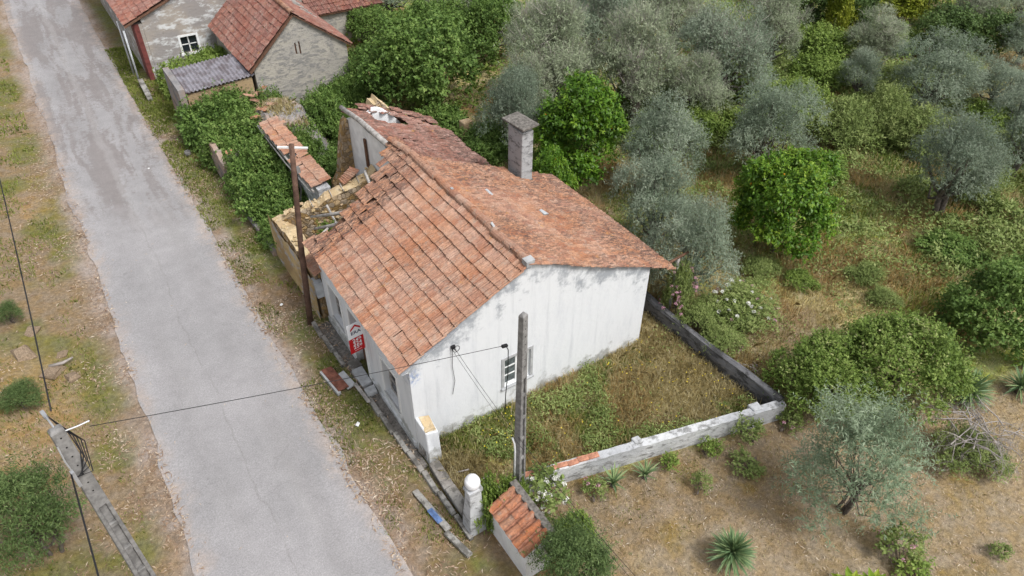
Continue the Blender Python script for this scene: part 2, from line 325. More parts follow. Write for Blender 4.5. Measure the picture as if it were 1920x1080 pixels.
# ------------------------------------------------------------------ ground and road
def gwall_y(x): return -2.5 - .253 * (x - 1.8)            # line of the white garden wall
def height(x, y):
    x = np.asarray(x, float); y = np.asarray(y, float)
    h = (fbm(3, x, y, 3.0, 3) - .5) * .16 * sstep(.5, 2.5, np.abs(x + 3.65) - 1.9)
    h = h * np.where((x > -.8) & (x < 8.6) & (y > -5) & (y < 12), .35, 1)
    h = h + sstep(-6.6, -10.5, x) * .55 + sstep(8.4, 9.2, x) * sstep(-4.6, -3.6, y) * .22
    return h - .02
def zones(x, y):
    n1 = fbm(21, x, y, 2.4, 4); n2 = fbm(31, x, y, 1.1, 4); n3 = fbm(41, x, y, 5.5, 3); n4 = fbm(51, x, y, .55, 3)
    C = lambda *c: np.array(c)[None, :]
    def mix(A, B, f): return A * (1 - f[:, None]) + B * f[:, None]
    one = np.ones((len(x), 1))
    grove = mix(C(.50, .42, .21) * one, C(.31, .34, .10) * one, sstep(.42, .56, n1))
    grove = mix(grove, C(.34, .20, .10) * one, sstep(.52, .62, n2) * .8)
    grove = mix(grove, C(.24, .18, .115) * one, sstep(.58, .68, n3) * .6)
    soil = mix(C(.33, .255, .16) * one, C(.27, .20, .12) * one, sstep(.42, .6, n1))
    soil = mix(soil, C(.36, .275, .165) * one, sstep(8, 12, x) * .8)
    soil = mix(soil, C(.27, .19, .055) * one, sstep(.60, .68, n2) * .55)
    soil = mix(soil, C(.40, .31, .21) * one, sstep(.56, .66, n4) * .4)
    yard = mix(C(.46, .37, .19) * one, C(.29, .30, .095) * one, sstep(.50, .62, n1))
    out = grove
    south = (y < gwall_y(x)) & (x > 1.0); f = sstep(-.4, .4, -(y - gwall_y(x)) - np.where(x > 8.5, (x - 8.5) * .12, 0) + (n2 - .5) * 1.2) * sstep(1.0, 1.6, x)
    far = sstep(9.5, 8.5, x) + sstep(-3.0, -5.0, y - (-.02) * x) * sstep(8.5, 9.5, x)
    out = mix(out, soil, np.clip(f * np.clip(far, 0, 1), 0, 1))
    iny = (x > 0) & (x < 8.3) & (y < np.where(x > 7.3, 3.0, .1)) & (y > gwall_y(x)); out = mix(out, yard, iny * 1.)
    ruin = ((x > -.4) & (x < 8) & (y > 5)) * 1.; out = mix(out, mix(C(.20, .155, .09) * one, C(.11, .135, .04) * one, sstep(.35, .55, n1)), ruin)
    # verges
    v = sstep(.9, .2, x + (n2 - .5) * .6 - np.where(y > 5, -.6, 0)) * (x > -6)
    ver = mix(C(.29, .215, .135) * one, C(.19, .195, .07) * one, sstep(.40, .54, n1 + .10 * sstep(4, 12, y)) * sstep(-1.75, -1.1, x))
    ver = mix(ver, C(.22, .15, .09) * one, sstep(.5, .6, n2) * .6)
    out = mix(out, ver, np.clip(v, 0, 1))
    lv = sstep(-5, -6, x); le = mix(C(.28, .205, .125) * one, C(.19, .18, .065) * one, sstep(.45, .57, n1)); le = mix(le, C(.37, .25, .13) * one, sstep(.5, .62, n3) * .7)
    out = mix(out, le, lv)
    dust = sstep(.85, .1, np.abs(x + 3.65) - 1.85 + (n2 - .5) * .7); out = mix(out, mix(C(.38, .31, .265) * one, C(.30, .225, .165) * one, sstep(.45, .6, n4)), dust)
    return out
xs = np.concatenate([[-600, -260, -120, -60, -36, -24], np.arange(-17, 27, .16), np.arange(27, 50, .4), [55, 65, 90, 140, 260, 600]])
ys = np.concatenate([[-600, -260, -120, -60, -30, -18], np.arange(-12.5, 20, .16), np.arange(20, 52, .4), [60, 75, 110, 180, 320, 700]])
X, Y = np.meshgrid(xs, ys); fx, fy = X.ravel(), Y.ravel()
Vg = np.stack([fx, fy, height(fx, fy)], 1); nx, ny = len(xs), len(ys)
ii = (np.arange(ny - 1)[:, None] * nx + np.arange(nx - 1)[None, :]).ravel()
me = me_np('ground', Vg, np.stack([ii, ii + 1, ii + nx + 1, ii + nx], 1), M['ground'], smooth=True)
ca = me.color_attributes.new('zone', 'FLOAT_COLOR', 'POINT'); zc = np.ones((len(Vg), 4), np.float32); zc[:, :3] = zones(fx, fy); ca.data.foreach_set('color', zc.ravel())
ob('ground', me, kind='structure')
yy = np.concatenate([np.arange(-40, 60, .25), np.arange(60, 400, 20)])
def edge(seed, y, s): return s + (fbm(seed, y, y * 0, 1.6, 4) - .5) * .34 + .25 * np.sin(y * .05)* 0
xl = -5.55 + (fbm(71, yy, yy * 0, 1.6, 4) - .5) * .4; xr = -1.72 + (fbm(81, yy, yy * 0, 1.6, 4) - .5) * .4
cols = 9; Vr = []; 
for t in np.linspace(0, 1, cols): Vr.append(np.stack([xl * (1 - t) + xr * t, yy, .012 + .03 * (1 - (2 * t - 1) ** 2) + 0 * yy], 1))
Vr = np.stack(Vr, 1).reshape(-1, 3); q = (np.arange(len(yy) - 1)[:, None] * cols + np.arange(cols - 1)[None, :]).ravel()
ob('road', me_np('road', Vr, np.stack([q, q + 1, q + cols + 1, q + cols], 1), M['asphalt'], smooth=True), kind='structure')

# ------------------------------------------------------------------ walls with openings
def wall(name, axis, c0, c1, s0, s1, top, holes, mat, parent, z0=-.15, step=.6, extra=(), jag=0):
    """slab between c0 (outer) and c1 along axis ('x' = runs in x, faces y); holes = (s0,s1,z0,z1)"""
    br = sorted(set([s0, s1] + [h[i] for h in holes for i in (0, 1)] + list(extra)))
    S = [br[0]]
    for a, b in zip(br[:-1], br[1:]):
        n = max(1, int(round((b - a) / step))); S += [a + (b - a) * i / n for i in range(1, n + 1)]
    Z = sorted(set([z0] + [h[i] for h in holes for i in (2, 3)])); nz = len(Z)
    def solid(i, j):
        if i < 0 or i >= len(S) - 1 or j < 0 or j >= nz: return False
        sm = (S[i] + S[i + 1]) / 2; zm = (Z[j] + (Z[j + 1] if j + 1 < nz else Z[j] + .02)) / 2
        return not any(h[0] < sm < h[1] and h[2] < zm < h[3] for h in holes)
    P = lambda s, c, z: (s, c, z) if axis == 'x' else (c, s, z)
    V = []; idx = {}
    def vid(i, j, c):
        if (i, j, c) not in idx:
            z = min(Z[j], top(S[i]) - .002 * (nz - j)) if j < nz else top(S[i]); idx[(i, j, c)] = len(V); V.append(P(S[i], (c0, c1)[c], z))
        return idx[(i, j, c)]
    F = []
    for i in range(len(S) - 1):
        for j in range(nz):
            if not solid(i, j): continue
            a = [vid(i, j, 0), vid(i + 1, j, 0), vid(i + 1, j + 1, 0), vid(i, j + 1, 0)]; b = [vid(i, j, 1), vid(i + 1, j, 1), vid(i + 1, j + 1, 1), vid(i, j + 1, 1)]
            F += [tuple(a), tuple(b[::-1])]
            if not solid(i, j - 1): F.append((b[0], b[1], a[1], a[0]))
            if not solid(i, j + 1): F.append((a[3], a[2], b[2], b[3]))
            if not solid(i - 1, j): F.append((a[0], a[3], b[3], b[0]))
            if not solid(i + 1, j): F.append((a[2], a[1], b[1], b[2]))
    o = wob(name, V, F, mat, parent)
    import bmesh
    bm = bmesh.new(); bm.from_mesh(o.data); bmesh.ops.recalc_face_normals(bm, faces=bm.faces); bm.to_mesh(o.data); bm.free()
    return o
# ------------------------------------------------------------------ tiles
TW, TL, EX = .2, .40, .338
px_ = np.linspace(0, TW - .004, 9); pz_ = np.array([.006, .034, .010, .002, .028, .002, .010, .034, .006])
def tile_mesh(name, mat):
    V = [(x, 0, z) for x, z in zip(px_, pz_)] + [(x, TL, z) for x, z in zip(px_, pz_)] + [(x, .004, z - .028) for x, z in zip(px_, pz_)]
    F = [(i, i + 1, i + 10, i + 9) for i in range(8)] + [(i + 18, i + 19, i + 1, i) for i in range(8)] + [(18, 0, 9), (8, 26, 17)]
    return me_np(name, V, F, mat)
TILE = tile_mesh('tile', M['tile']); TV = np.array([v.co[:] for v in TILE.vertices]); TF = [tuple(p.vertices) for p in TILE.polygons]
def half_tile(name, mat, L=.42, R=.10, taper=.8, n=7):
    V = []; 
    for y, r in ((0, R), (L, R * taper)):
        for dr in (0, -.016):
            for i in range(n): g = math.pi * i / (n - 1); V.append((math.cos(g) * (r + dr), y, math.sin(g) * (r + dr) - .02))
    F = [(i, i + 1, 2 * n + i + 1, 2 * n + i) for i in range(n - 1)] + [(n + i, n + i + 1, i + 1, i) for i in range(n - 1)]
    return me_np(name, V, F, mat)
def tile_frames(O, Xd, Yd, nc, nr, seed, jit=.004, ang=.008, keep=None, sag=None, ex=EX):
    """4x4 matrices of tiles laid in courses from the eave up"""
    r = np.random.default_rng(seed); O, Xd, Yd = Vector(O), Vector(Xd).normalized(), Vector(Yd).normalized(); Zd = Xd.cross(Yd); out = []
    for j in range(nr):
        for i in range(nc):
            if keep and not keep(i, j): continue
            p = O + Xd * (i * TW + r.normal(0, jit)) + Yd * (j * ex + r.normal(0, jit)) + Zd * (.066 + r.normal(0, jit * .6))
            if sag is not None: p.z += sag(p.x, p.y)
            R3 = Matrix((Xd, Yd, Zd)).transposed() @ Matrix.Rotation(-.108 + r.normal(0, ang), 3, 'X') @ Matrix.Rotation(r.normal(0, ang), 3, 'Z') @ Matrix.Rotation(r.normal(0, ang), 3, 'Y')
            out.append(Matrix.Translation(p) @ R3.to_4x4())
    return out
def tile_mass(name, mats, mat, parent, seed, label=None):
    A = np.array([np.array(m) for m in mats]); n = len(A); V = np.einsum('nij,vj->nvi', A[:, :3, :3], TV) + A[:, None, :3, 3]
    nv = len(TV); F = []; rn = np.random.default_rng(seed).random(n); at = []
    for t in range(n):
        F += [tuple(i + t * nv for i in f) for f in TF]; at += [rn[t]] * len(TF)
    return wob(name, V.reshape(-1, 3), F, mat, parent, attr={'rnd': at}, kind='stuff')
def tile_parts(mats, me, parent, name='tile'):
    r = Matrix.Translation(-rootloc(parent))
    for m in mats: o = ob(name, me, parent); o.matrix_local = r @ m

# ------------------------------------------------------------------ the house
house = empty('house', (0, 0, 0), 'whitewashed tiled house with a bare gable wall and one tall chimney', 'house')
RZ, RX, EZ, EXV = 4.56, 3.268, 2.90, -.25
SF = (RZ - EZ) / (RX - EXV); BX, BZ = 8.22, 2.33; SR = (RZ - BZ) / (BX - RX); W_ = 7.287
ftop = lambda x: EZ + (x - EXV) * SF + .0; rtop = lambda x: RZ - (x - RX) * SR + .0
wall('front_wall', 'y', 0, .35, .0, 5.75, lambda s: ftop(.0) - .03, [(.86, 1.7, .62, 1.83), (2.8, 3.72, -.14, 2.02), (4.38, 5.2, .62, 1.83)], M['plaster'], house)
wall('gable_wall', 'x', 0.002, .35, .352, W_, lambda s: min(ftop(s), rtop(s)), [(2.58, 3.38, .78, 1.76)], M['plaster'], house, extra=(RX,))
MB().add([(0.001, .003, -.15), (.351, .003, -.15), (.351, .003, ftop(.35)), (.001, .003, ftop(0.0)), (0.001, -.03, -.15), (.351, .0, -.15), (.351, .0, ftop(.35)), (.001, -.0, ftop(0))], [(4, 5, 6, 7), (1, 0, 3, 2), (7, 6, 2, 3)]).ob('corner_plaster', M['plaster'], house)
wall('rear_wall', 'y', W_ - .35, W_, .352, 5.75, lambda s: rtop(W_), [], M['white_wall'], house)
wall('rear_wall', 'y', W_ - 1.25, W_ - .9, 5.76, 11.2, lambda s: rtop(W_ - .9) - .75, [], M['white_wall'], house)
wall('cross_wall', 'x', 5.38, 5.7, .352, RX - .12, lambda s: ftop(s) - .15, [], M['rubble'], house)
wall('spine_wall', 'y', RX - .12, RX + .12, 5.72, 10.55, lambda s: RZ - .44 - .30 * sstep(9.6, 10.55, s) - .05 * math.sin(s * 3), [], M['white_wall'], house, step=.25)
# broken end wall beyond the spine
wall('ruined_end_wall', 'x', 10.4, 10.8, 2.35, RX - .13, lambda s: 1.6 + 2.2 * sstep(2.45, 3.1, s) + .15 * math.sin(s * 23), [], M['rubble'], house, step=.14)
wall('partition_wall', 'x', 10.5, 10.7, RX + .15, 5.4, lambda s: rtop(s) - .26 - 1.1 * max(0, abs(s - 4.4) - .3) + .04 * math.sin(s * 9), [], M['white_wall'], house, step=.12)
# plinth band of cement at the foot of the front
MB().box(-.035, 0, .06, 2.79, -.15, .20).box(-.035, 0, 3.73, 5.74, -.15, .20).ob('plinth', M['plaster'], house)
bevel(MB().box(-.17, -.002, -.02, 5.76, ftop(-.17) - .16, ftop(-.17) - .05).ob('cornice', M['white_paint'], house), .02)
# decks under the tiles
def deck(name, P, mat, par, t=.05):
    P = [Vector(p) for p in P]; n = (P[1] - P[0]).cross(P[2] - P[0]).normalized() * t
    if n.z < 0: n = -n
    V = [p - n for p in P] + [p - n * .1 for p in P]
    return wob(name, [tuple(v) for v in V], [(3, 2, 1, 0), (4, 5, 6, 7)] + [(i, (i + 1) % 4, (i + 1) % 4 + 4, i + 4) for i in range(4)], mat, par)
deck('roof_deck', [(EXV + .06, .30, EZ + .06 * SF - .07), (RX, .30, RZ - .07), (RX, 6.3, RZ - .07), (EXV + .06, 5.55, EZ + .06 * SF - .07)], M['brown_wood'], house)
deck('roof_deck', [(RX, .30, RZ - .14), (BX - .05, .30, BZ - .14), (BX - .05, 5.9, BZ - .14), (RX, 5.9, RZ - .14)], M['brown_wood'], house)
edge_pts = [(-.28, 5.84), (.21, 5.76), (.64, 5.5), (.93, 5.74), (1.27, 5.82), (1.93, 6.12), (2.17, 6.28), (2.66, 6.55), (2.97, 6.95), (3.4, 7.1)]
def fedge(x): return np.interp(x, [p[0] for p in edge_pts], [p[1] for p in edge_pts])
sl = math.hypot(RX - EXV, RZ - EZ); cs, sn = (RX - EXV) / sl, (RZ - EZ) / sl
nrow = 12; ex_f = (sl - .06) / (nrow - .35)
fsag = lambda x, y: -.035 * math.sin(math.pi * min(max(y / 6.2, 0), 1)) * math.sin(math.pi * min(max((x + .25) / 3.5, 0), 1)) + .02 * math.sin(y * 1.9 + x)
cols_f = 37; y_top = -.10 + cols_f * TW
def keepf(i, j):
    y = y_top - (i + .5) * TW; x = EXV + (j + .5) * ex_f * cs
    e = fedge(x) + .12 * math.sin(j * 5.1 + 1.)
    return y < e and y > -.12
fm = tile_frames((EXV, y_top, EZ), (0, -1, 0), (cs, 0, sn), cols_f, nrow, 5, .006, .012, keepf, fsag, ex_f)
camp = Vector((-4.37, -10.82, 14.818))
fm.sort(key=lambda m: (m.translation - camp).length)
tile_parts(fm[:300], TILE, house)
# loosened tiles along the broken edge
r = np.random.default_rng(8); loose = []
for m in fm[300:]:
    far = fedge(m.translation.x) - m.translation.y
    if far < .75: m = m @ Matrix.Rotation(r.normal(0, .10), 4, 'Z') @ Matrix.Rotation(r.normal(0, .05), 4, 'X'); m.translation.z += abs(r.normal(0, .03)) - .03
    loose.append(m)
tile_mass('roof_tiles', loose, M['tile_mass'], house, 3)
rs = math.hypot(BX - RX, RZ - BZ); rc, rn_ = (BX - RX) / rs, (RZ - BZ) / rs
rsag = lambda x, y: -.10 * math.sin(math.pi * min(max((x - RX) / (BX - RX), 0), 1)) * math.sin(math.pi * min(max(y / 6, 0), 1)) ** .7 + .02 * math.sin(y * 1.3 + x * 2)
nrr = 16; exr = (rs - .05) / (nrr - .3)
rm = tile_frames((BX, -.10, BZ), (0, 1, 0), (-rc, 0, rn_), 30, nrr, 6, .009, .02, lambda i, j: not (6.5 < BX - (j + .2) * exr * rc < 6.95 and 5.2 < i * TW < 5.85), rsag, exr)
BX2 = 6.55; n2 = int(round((math.hypot(BX2 - RX, (BX2 - RX) * SR)) / exr))
def hole(x, y):
    return (3.75 < x < 5.0 and 9.45 < y < 10.5) or y > 10.85 + (x - 3.4) * .55
far_sag = lambda x, y: -.38 - .10 * math.sin((y - 6) * .9) * math.sin((x - RX) / 3.7 * math.pi) + (.18 * math.sin(y * 3.2 + x * 2.5) - .25) * sstep(9.8, 11, y) - .12 * sstep(5.5, 7, x) * math.sin(y * 1.7) ** 2 - .25 * sstep(10.6, 12, y)
rm2 = tile_frames((BX2, 5.92, RZ - (BX2 - RX) * SR), (0, 1, 0), (-rc, 0, rn_), 37, n2, 7, .016, .05,
                  lambda i, j: not hole(BX2 - (j + .5) * exr * rc, 5.92 + (i + .5) * TW), far_sag, exr)
rr = np.random.default_rng(77)
rm2 = [(m @ Matrix.Rotation(rr.normal(0, .16) + .25 * math.sin(m.translation.y * 2), 4, 'Z') @ Matrix.Rotation(rr.normal(0, .08), 4, 'Y')) if m.translation.y > 9.9 else m for m in rm2]
tile_mass('roof_tiles', rm, M['tile_mass'], house, 4); tile_mass('roof_tiles', rm2, M['tile_ruin'], house, 5)
def sagdeck(x0, x1, y0, y1, z0, f, name):
    gx = np.linspace(x0, x1, 12); gy = np.linspace(y0, y1, 16); V = []; F = []
    for y in gy:
        for x in gx: V.append((x, y, z0 - (x - RX) * SR + f(x, y) - .045))
    for b in range(15):
        for a in range(11):
            if hole((gx[a] + gx[a + 1]) / 2, (gy[b] + gy[b + 1]) / 2): continue
            i = b * 12 + a; F.append((i, i + 1, i + 13, i + 12))
    return wob(name, V, F, M['brown_wood'], house)
sagdeck(RX + .02, BX2 - .05, 5.93, 13.0, RZ, far_sag, 'roof_deck')
# ridge tiles, each laid over the next
RT = half_tile('ridge_tile', M['tile'], .44, .125, .86)
r = np.random.default_rng(12)
for i in range(19):
    y = -.08 + i * .375
    o = ob('ridge_tile', RT, house, loc=(RX + r.normal(0, .012), y, RZ + .035 + .012 * (i % 2) + (fsag(RX, y))))
    o.rotation_euler = (.03 + r.normal(0, .02), r.normal(0, .05), r.normal(0, .03)) if i < 17 else (.05, .3, .25)
MB().box(RX - .14, RX + .10, -.10, .10, RZ - .01, RZ + .15, jit=.008, seed=2).ob('ridge_mortar', M['concrete_pale'], house)
for (y, s) in ((1.55, .8), (3.55, .7)): MB().box(RX - .03, RX + .05, y, y + .16 * s, RZ + .10, RZ + .158, jit=.012, seed=int(y * 9)).ob('ridge_mortar', M['concrete_pale'], house)
# mortar along the rake
MB().box(-.05, 1.6, -.075, -.002, -.035, .0, Matrix.Translation((-.16, 0, EZ - .01)) @ Matrix.Rotation(-math.atan(SF), 4, 'Y')).ob('verge_mortar', M['plaster'], house)
# roof patches of slate
for (x, y) in ((4.55, 3.9), (5.75, 2.9)): 
    MB().box(x - .09, x + .09, y - .14, y + .14, RZ - (x - RX) * SR - .02, RZ - (x - RX) * SR + .03, jit=.02, seed=int(x * 5)).ob('slate_patch', M['grey_paint'], house)
# rafters and beams
RB = MB(); P = [(RX - .12, 6.7, RZ - .22), (RX - .13, 8.2, RZ - .27), (RX - .16, 9.2, RZ - .26), (RX - .19, 10.7, RZ - .40)]; RB.tube(P, [.085, .095, .085, .075], 8); RB.ob('ridge_beam', M['old_wood'], house, True)
for i, (p, q, rr_) in enumerate((((1.35, 5.9, 3.42), (.55, 7.55, 2.55), .055), ((1.0, 5.75, 3.25), (.45, 7.05, 2.45), .055), ((-.2, 5.78, 2.88), (.5, 5.86, 3.16), .045))):
    MB().tube([p, ((p[0] + q[0]) / 2 + .03, (p[1] + q[1]) / 2, (p[2] + q[2]) / 2 - .03), q], [rr_, rr_ * .95, rr_ * .7], 7).ob('rafter', M['old_wood'], house, True)
MB().tube([(2.0, 6.15, 3.95), (2.12, 6.75, 4.0)], [.05, .045], 7).ob('rafter', M['old_wood'], house, True)
MB().box(RX - .20, RX - .14, 8.95, 9.07, 2.75, 3.75).ob('timber_prop', M['brown_wood'], house)
# windows
def front_window(y0, y1, z0, z1, seed):
    rg = np.random.default_rng(seed); w_ = empty('window', (0, (y0 + y1) / 2, z0)); w_.parent = house
    t = .10
    S = MB().box(-.022, -.001, y0 - t, y0 - .002, z0 - t, z1 + t).box(-.022, -.001, y1 + .002, y1 + t, z0 - t, z1 + t).box(-.022, -.001, y0 - .001, y1 + .001, z1 + .002, z1 + t)
    S.ob('surround', M['white_paint'], w_)
    bevel(MB().box(-.035, .12, y0 - .05, y1 + .05, z0 - .05, z0 - .002).ob('sill', M['concrete_pale'], w_), .01)
    f = MB(); x0, x1 = .14, .19; ym = (y0 + y1) / 2
    f.box(x0, x1, y0 + .002, y0 + .055, z0 + .002, z1 - .002).box(x0, x1, y1 - .055, y1 - .002, z0 + .002, z1 - .002).box(x0, x1, y0 + .056, y1 - .056, z1 - .06, z1 - .003).box(x0, x1, y0 + .056, y1 - .056, z0 + .003, z0 + .06).box(x0 - .005, x1 + .005, ym - .03, ym + .03, z0 + .061, z1 - .061)
    zz = [z0 + .06 + (z1 - z0 - .12) * i / 3 for i in range(4)]
    for z in zz[1:3]: f.box(x0 + .004, x1 - .004, y0 + .056, ym - .031, z - .015, z + .015).box(x0 + .004, x1 - .004, ym + .031, y1 - .056, z - .015, z + .015)
    f.ob('frame', M['old_wood'], w_)
    for a, b in ((y0 + .056, ym - .031), (ym + .031, y1 - .056)):
        for i in range(3):
            if rg.random() < .25: continue
            MB().box(x0 + .02, x0 + .028, a, b, zz[i] + .017, zz[i + 1] - .017).ob('pane', M['glass'], w_)
    MB().box(.34, .345, y0 - .1, y1 + .1, z0 - .1, z1 + .1).ob('room_shade_sheet', M['dark'], w_)  # near-black sheet paints the shade of the unlit room
front_window(.86, 1.7, .62, 1.83, 3); front_window(4.38, 5.2, .62, 1.83, 5)
w_ = empty('window', (2.98, 0, .78)); w_.parent = house
x0, x1, z0, z1 = 2.58, 3.38, .78, 1.76; t = .08
MB().box(x0 - t, x0 - .002, -.02, .001, z0 - t, z1 + t).box(x1 + .002, x1 + t, -.02, .001, z0 - t, z1 + t).box(x0 - .001, x1 + .001, -.02, .001, z1 + .002, z1 + t).ob('surround', M['concrete_pale'], w_)
bevel(MB().box(x0 - .1, x1 + .1, -.07, .10, z0 - .06, z0 - .002).ob('sill', M['slab'], w_), .012)
f = MB(); xm = (x0 + x1) / 2
f.box(x0 + .002, x0 + .05, .05, .10, z0 + .002, z1 - .002).box(x1 - .05, x1 - .002, .05, .10, z0 + .002, z1 - .002).box(x0 + .051, x1 - .051, .05, .10, z0 + .003, z0 + .055).box(x0 + .051, x1 - .051, .05, .10, z1 - .055, z1 - .003).box(xm - .035, xm + .035, .045, .105, z0 + .056, z1 - .056)
zz = [z0 + .055 + (z1 - z0 - .11) * i / 3 for i in range(4)]
for z in zz[1:3]: f.box(x0 + .051, xm - .036, .055, .095, z - .016, z + .016).box(xm + .036, x1 - .051, .055, .095, z - .016, z + .016)
f.ob('frame', M['white_paint'], w_)
for a, b in ((x0 + .05, xm - .035), (xm + .035, x1 - .05)):
    for i in range(3): MB().box(a, b, .07, .078, zz[i] + .016, zz[i + 1] - .016).ob('pane', M['dirty_glass'], w_)
MB().box(x0 - .1, x1 + .1, .34, .346, z0 - .1, z1 + .1).ob('room_shade_sheet', M['dark'], w_)  # black backing sheet, interior shade put into its colour
# door
d_ = empty('door', (0, 3.26, -.14)); d_.parent = house
MB().box(-.03, -.001, 2.66, 2.798, -.14, 2.16).box(-.03, -.001, 3.722, 3.85, -.14, 2.16).box(-.03, -.001, 2.799, 3.721, 2.022, 2.16).ob('surround', M['white_paint'], d_)
MB().box(.20, .25, 2.81, 3.25, -.13, 2.01).ob('door_leaf', M['door_blue'], d_)
MB().box(.20, .25, 3.27, 3.71, -.13, 2.01).ob('door_leaf', M['brown_wood'], d_)
for y in (2.9, 3.36):
    for z in (.1, .95): MB().box(.188, .199, y, y + .26, z, z + .65).ob('door_panel', M['door_blue'] if y < 3 else M['brown_wood'], d_)
MB().box(.17, .20, 3.22, 3.26, .9, 1.0).ob('handle', M['metal'], d_)
# chimney
ch = empty('chimney', (6.75, 5.57, 2.9)); ch.parent = house
bevel(MB().box(6.55, 6.95, 5.2, 5.97, 2.6, 4.66, jit=.006, seed=4).ob('shaft', M['chimney_render'], ch), .03, 2)
MB().box(6.50, 7.0, 5.15, 6.02, 2.75, 3.02, jit=.02, seed=5).ob('flashing', M['cement_lichen'], ch)
bevel(MB().box(6.57, 6.93, 5.24, 5.30, 4.66, 4.80).box(6.57, 6.62, 5.55, 5.62, 4.66, 4.80).box(6.88, 6.93, 5.55, 5.62, 4.66, 4.80).box(6.57, 6.93, 5.88, 5.93, 4.66, 4.80).ob('spacer_brick', M['chimney_render'], ch), .01)
bevel(MB().box(-.31, .31, -.52, .52, 0, .07, Matrix.Translation((6.74, 5.58, 4.80)) @ Matrix.Rotation(-.05, 4, 'Y') @ Matrix.Rotation(.08, 4, 'Z')).ob('cap_slab', M['cement_lichen'], ch), .012)
# electric bracket on the gable, with a coil of spare wire
br = MB().box(1.10, 1.2, -.06, -.002, 2.98, 3.06).tube([(1.15, -.05, 3.0), (1.15, -.16, 3.02)], .015); 
br.tube([(1.2 + .09 * math.cos(a), -.09, 2.98 + .09 * math.sin(a)) for a in np.linspace(0, 6.1, 16)], .008, 5)
br.tube([(1.12, -.05, 2.98), (1.1, -.03, 2.4), (1.14, -.04, 1.9), (1.06, -.03, 1.45)], .007, 5); br.ob('wire_bracket', M['cable'], house)
# ------------------------------------------------------------------ signs on the front
sg = empty('estate_agent_sign', (-.2, 2.74, 1.35), 'white and red estate agent sign with phone digits fixed beside the door', 'sign')
sM = Matrix.Translation((0, 2.74, 0)) @ Matrix.Rotation(.12, 4, 'Z')
MB().box(-.45, -.0, -.008, .008, 1.86, 2.34, sM).ob('logo_panel', M['sign_white'], sg)
MB().box(-.45, -.0, -.008, .008, 1.36, 1.855, sM).ob('number_panel', M['sign_red'], sg)
rv = [(-.37, -.012, 2.115), (-.225, -.012, 2.24), (-.08, -.012, 2.115), (-.08, -.012, 2.175), (-.225, -.012, 2.30), (-.37, -.012, 2.175)]
V = [sM @ Vector(p) for p in rv] + [sM @ (Vector(p) + Vector((0, -.006, 0))) for p in rv]
wob('roof_logo', [tuple(v) for v in V], [(0, 1, 4, 5), (1, 2, 3, 4), (6, 11, 10, 7), (7, 10, 9, 8), (0, 6, 7, 1), (1, 7, 8, 2), (5, 4, 10, 11), (4, 3, 9, 10), (0, 5, 11, 6), (2, 8, 9, 3)], M['sign_red'], sg)
def text(name, s, size, mat, Mx, parent):
    c = bpy.data.curves.new(name, 'FONT'); c.body = s; c.size = size; c.align_x = 'CENTER'; c.extrude = .002; c.materials.append(mat); c.offset = size * .010
    t_ = bpy.data.objects.new(name, c); col.objects.link(t_); dg = bpy.context.evaluated_depsgraph_get(); me = bpy.data.meshes.new_from_object(t_.evaluated_get(dg)); bpy.data.objects.remove(t_)
    o = bpy.data.objects.new(name, me); col.objects.link(o); o.parent = parent
    o.matrix_local = Matrix.Translation(-rootloc(parent)) @ Mx; return o
up = Matrix.Rotation(math.pi / 2, 4, 'X')
text('lettering', 'ERA', .145, M['sign_navy'], sM @ Matrix.Translation((-.225, -.011, 1.99)) @ up @ Matrix.Scale(1.15, 4, (1, 0, 0)), sg)
for i, s in enumerate(('249', '324', '259')): text('lettering', s, .155, M['sign_white'], sM @ Matrix.Translation((-.225, -.011, 1.725 - i * .118)) @ up @ Matrix.Scale(1.12, 4, (1, 0, 0)), sg)
MB().box(-.33, -.12, -.011, -.0085, 1.42, 1.43, sM).ob('small_print', M['sign_white'], sg)
bs = MB().box(-.02, .0, -.01, .01, 1.5, 1.54, sM).box(-.02, .0, -.01, .01, 2.2, 2.24, sM); bs.ob('bracket', M['metal'], sg)
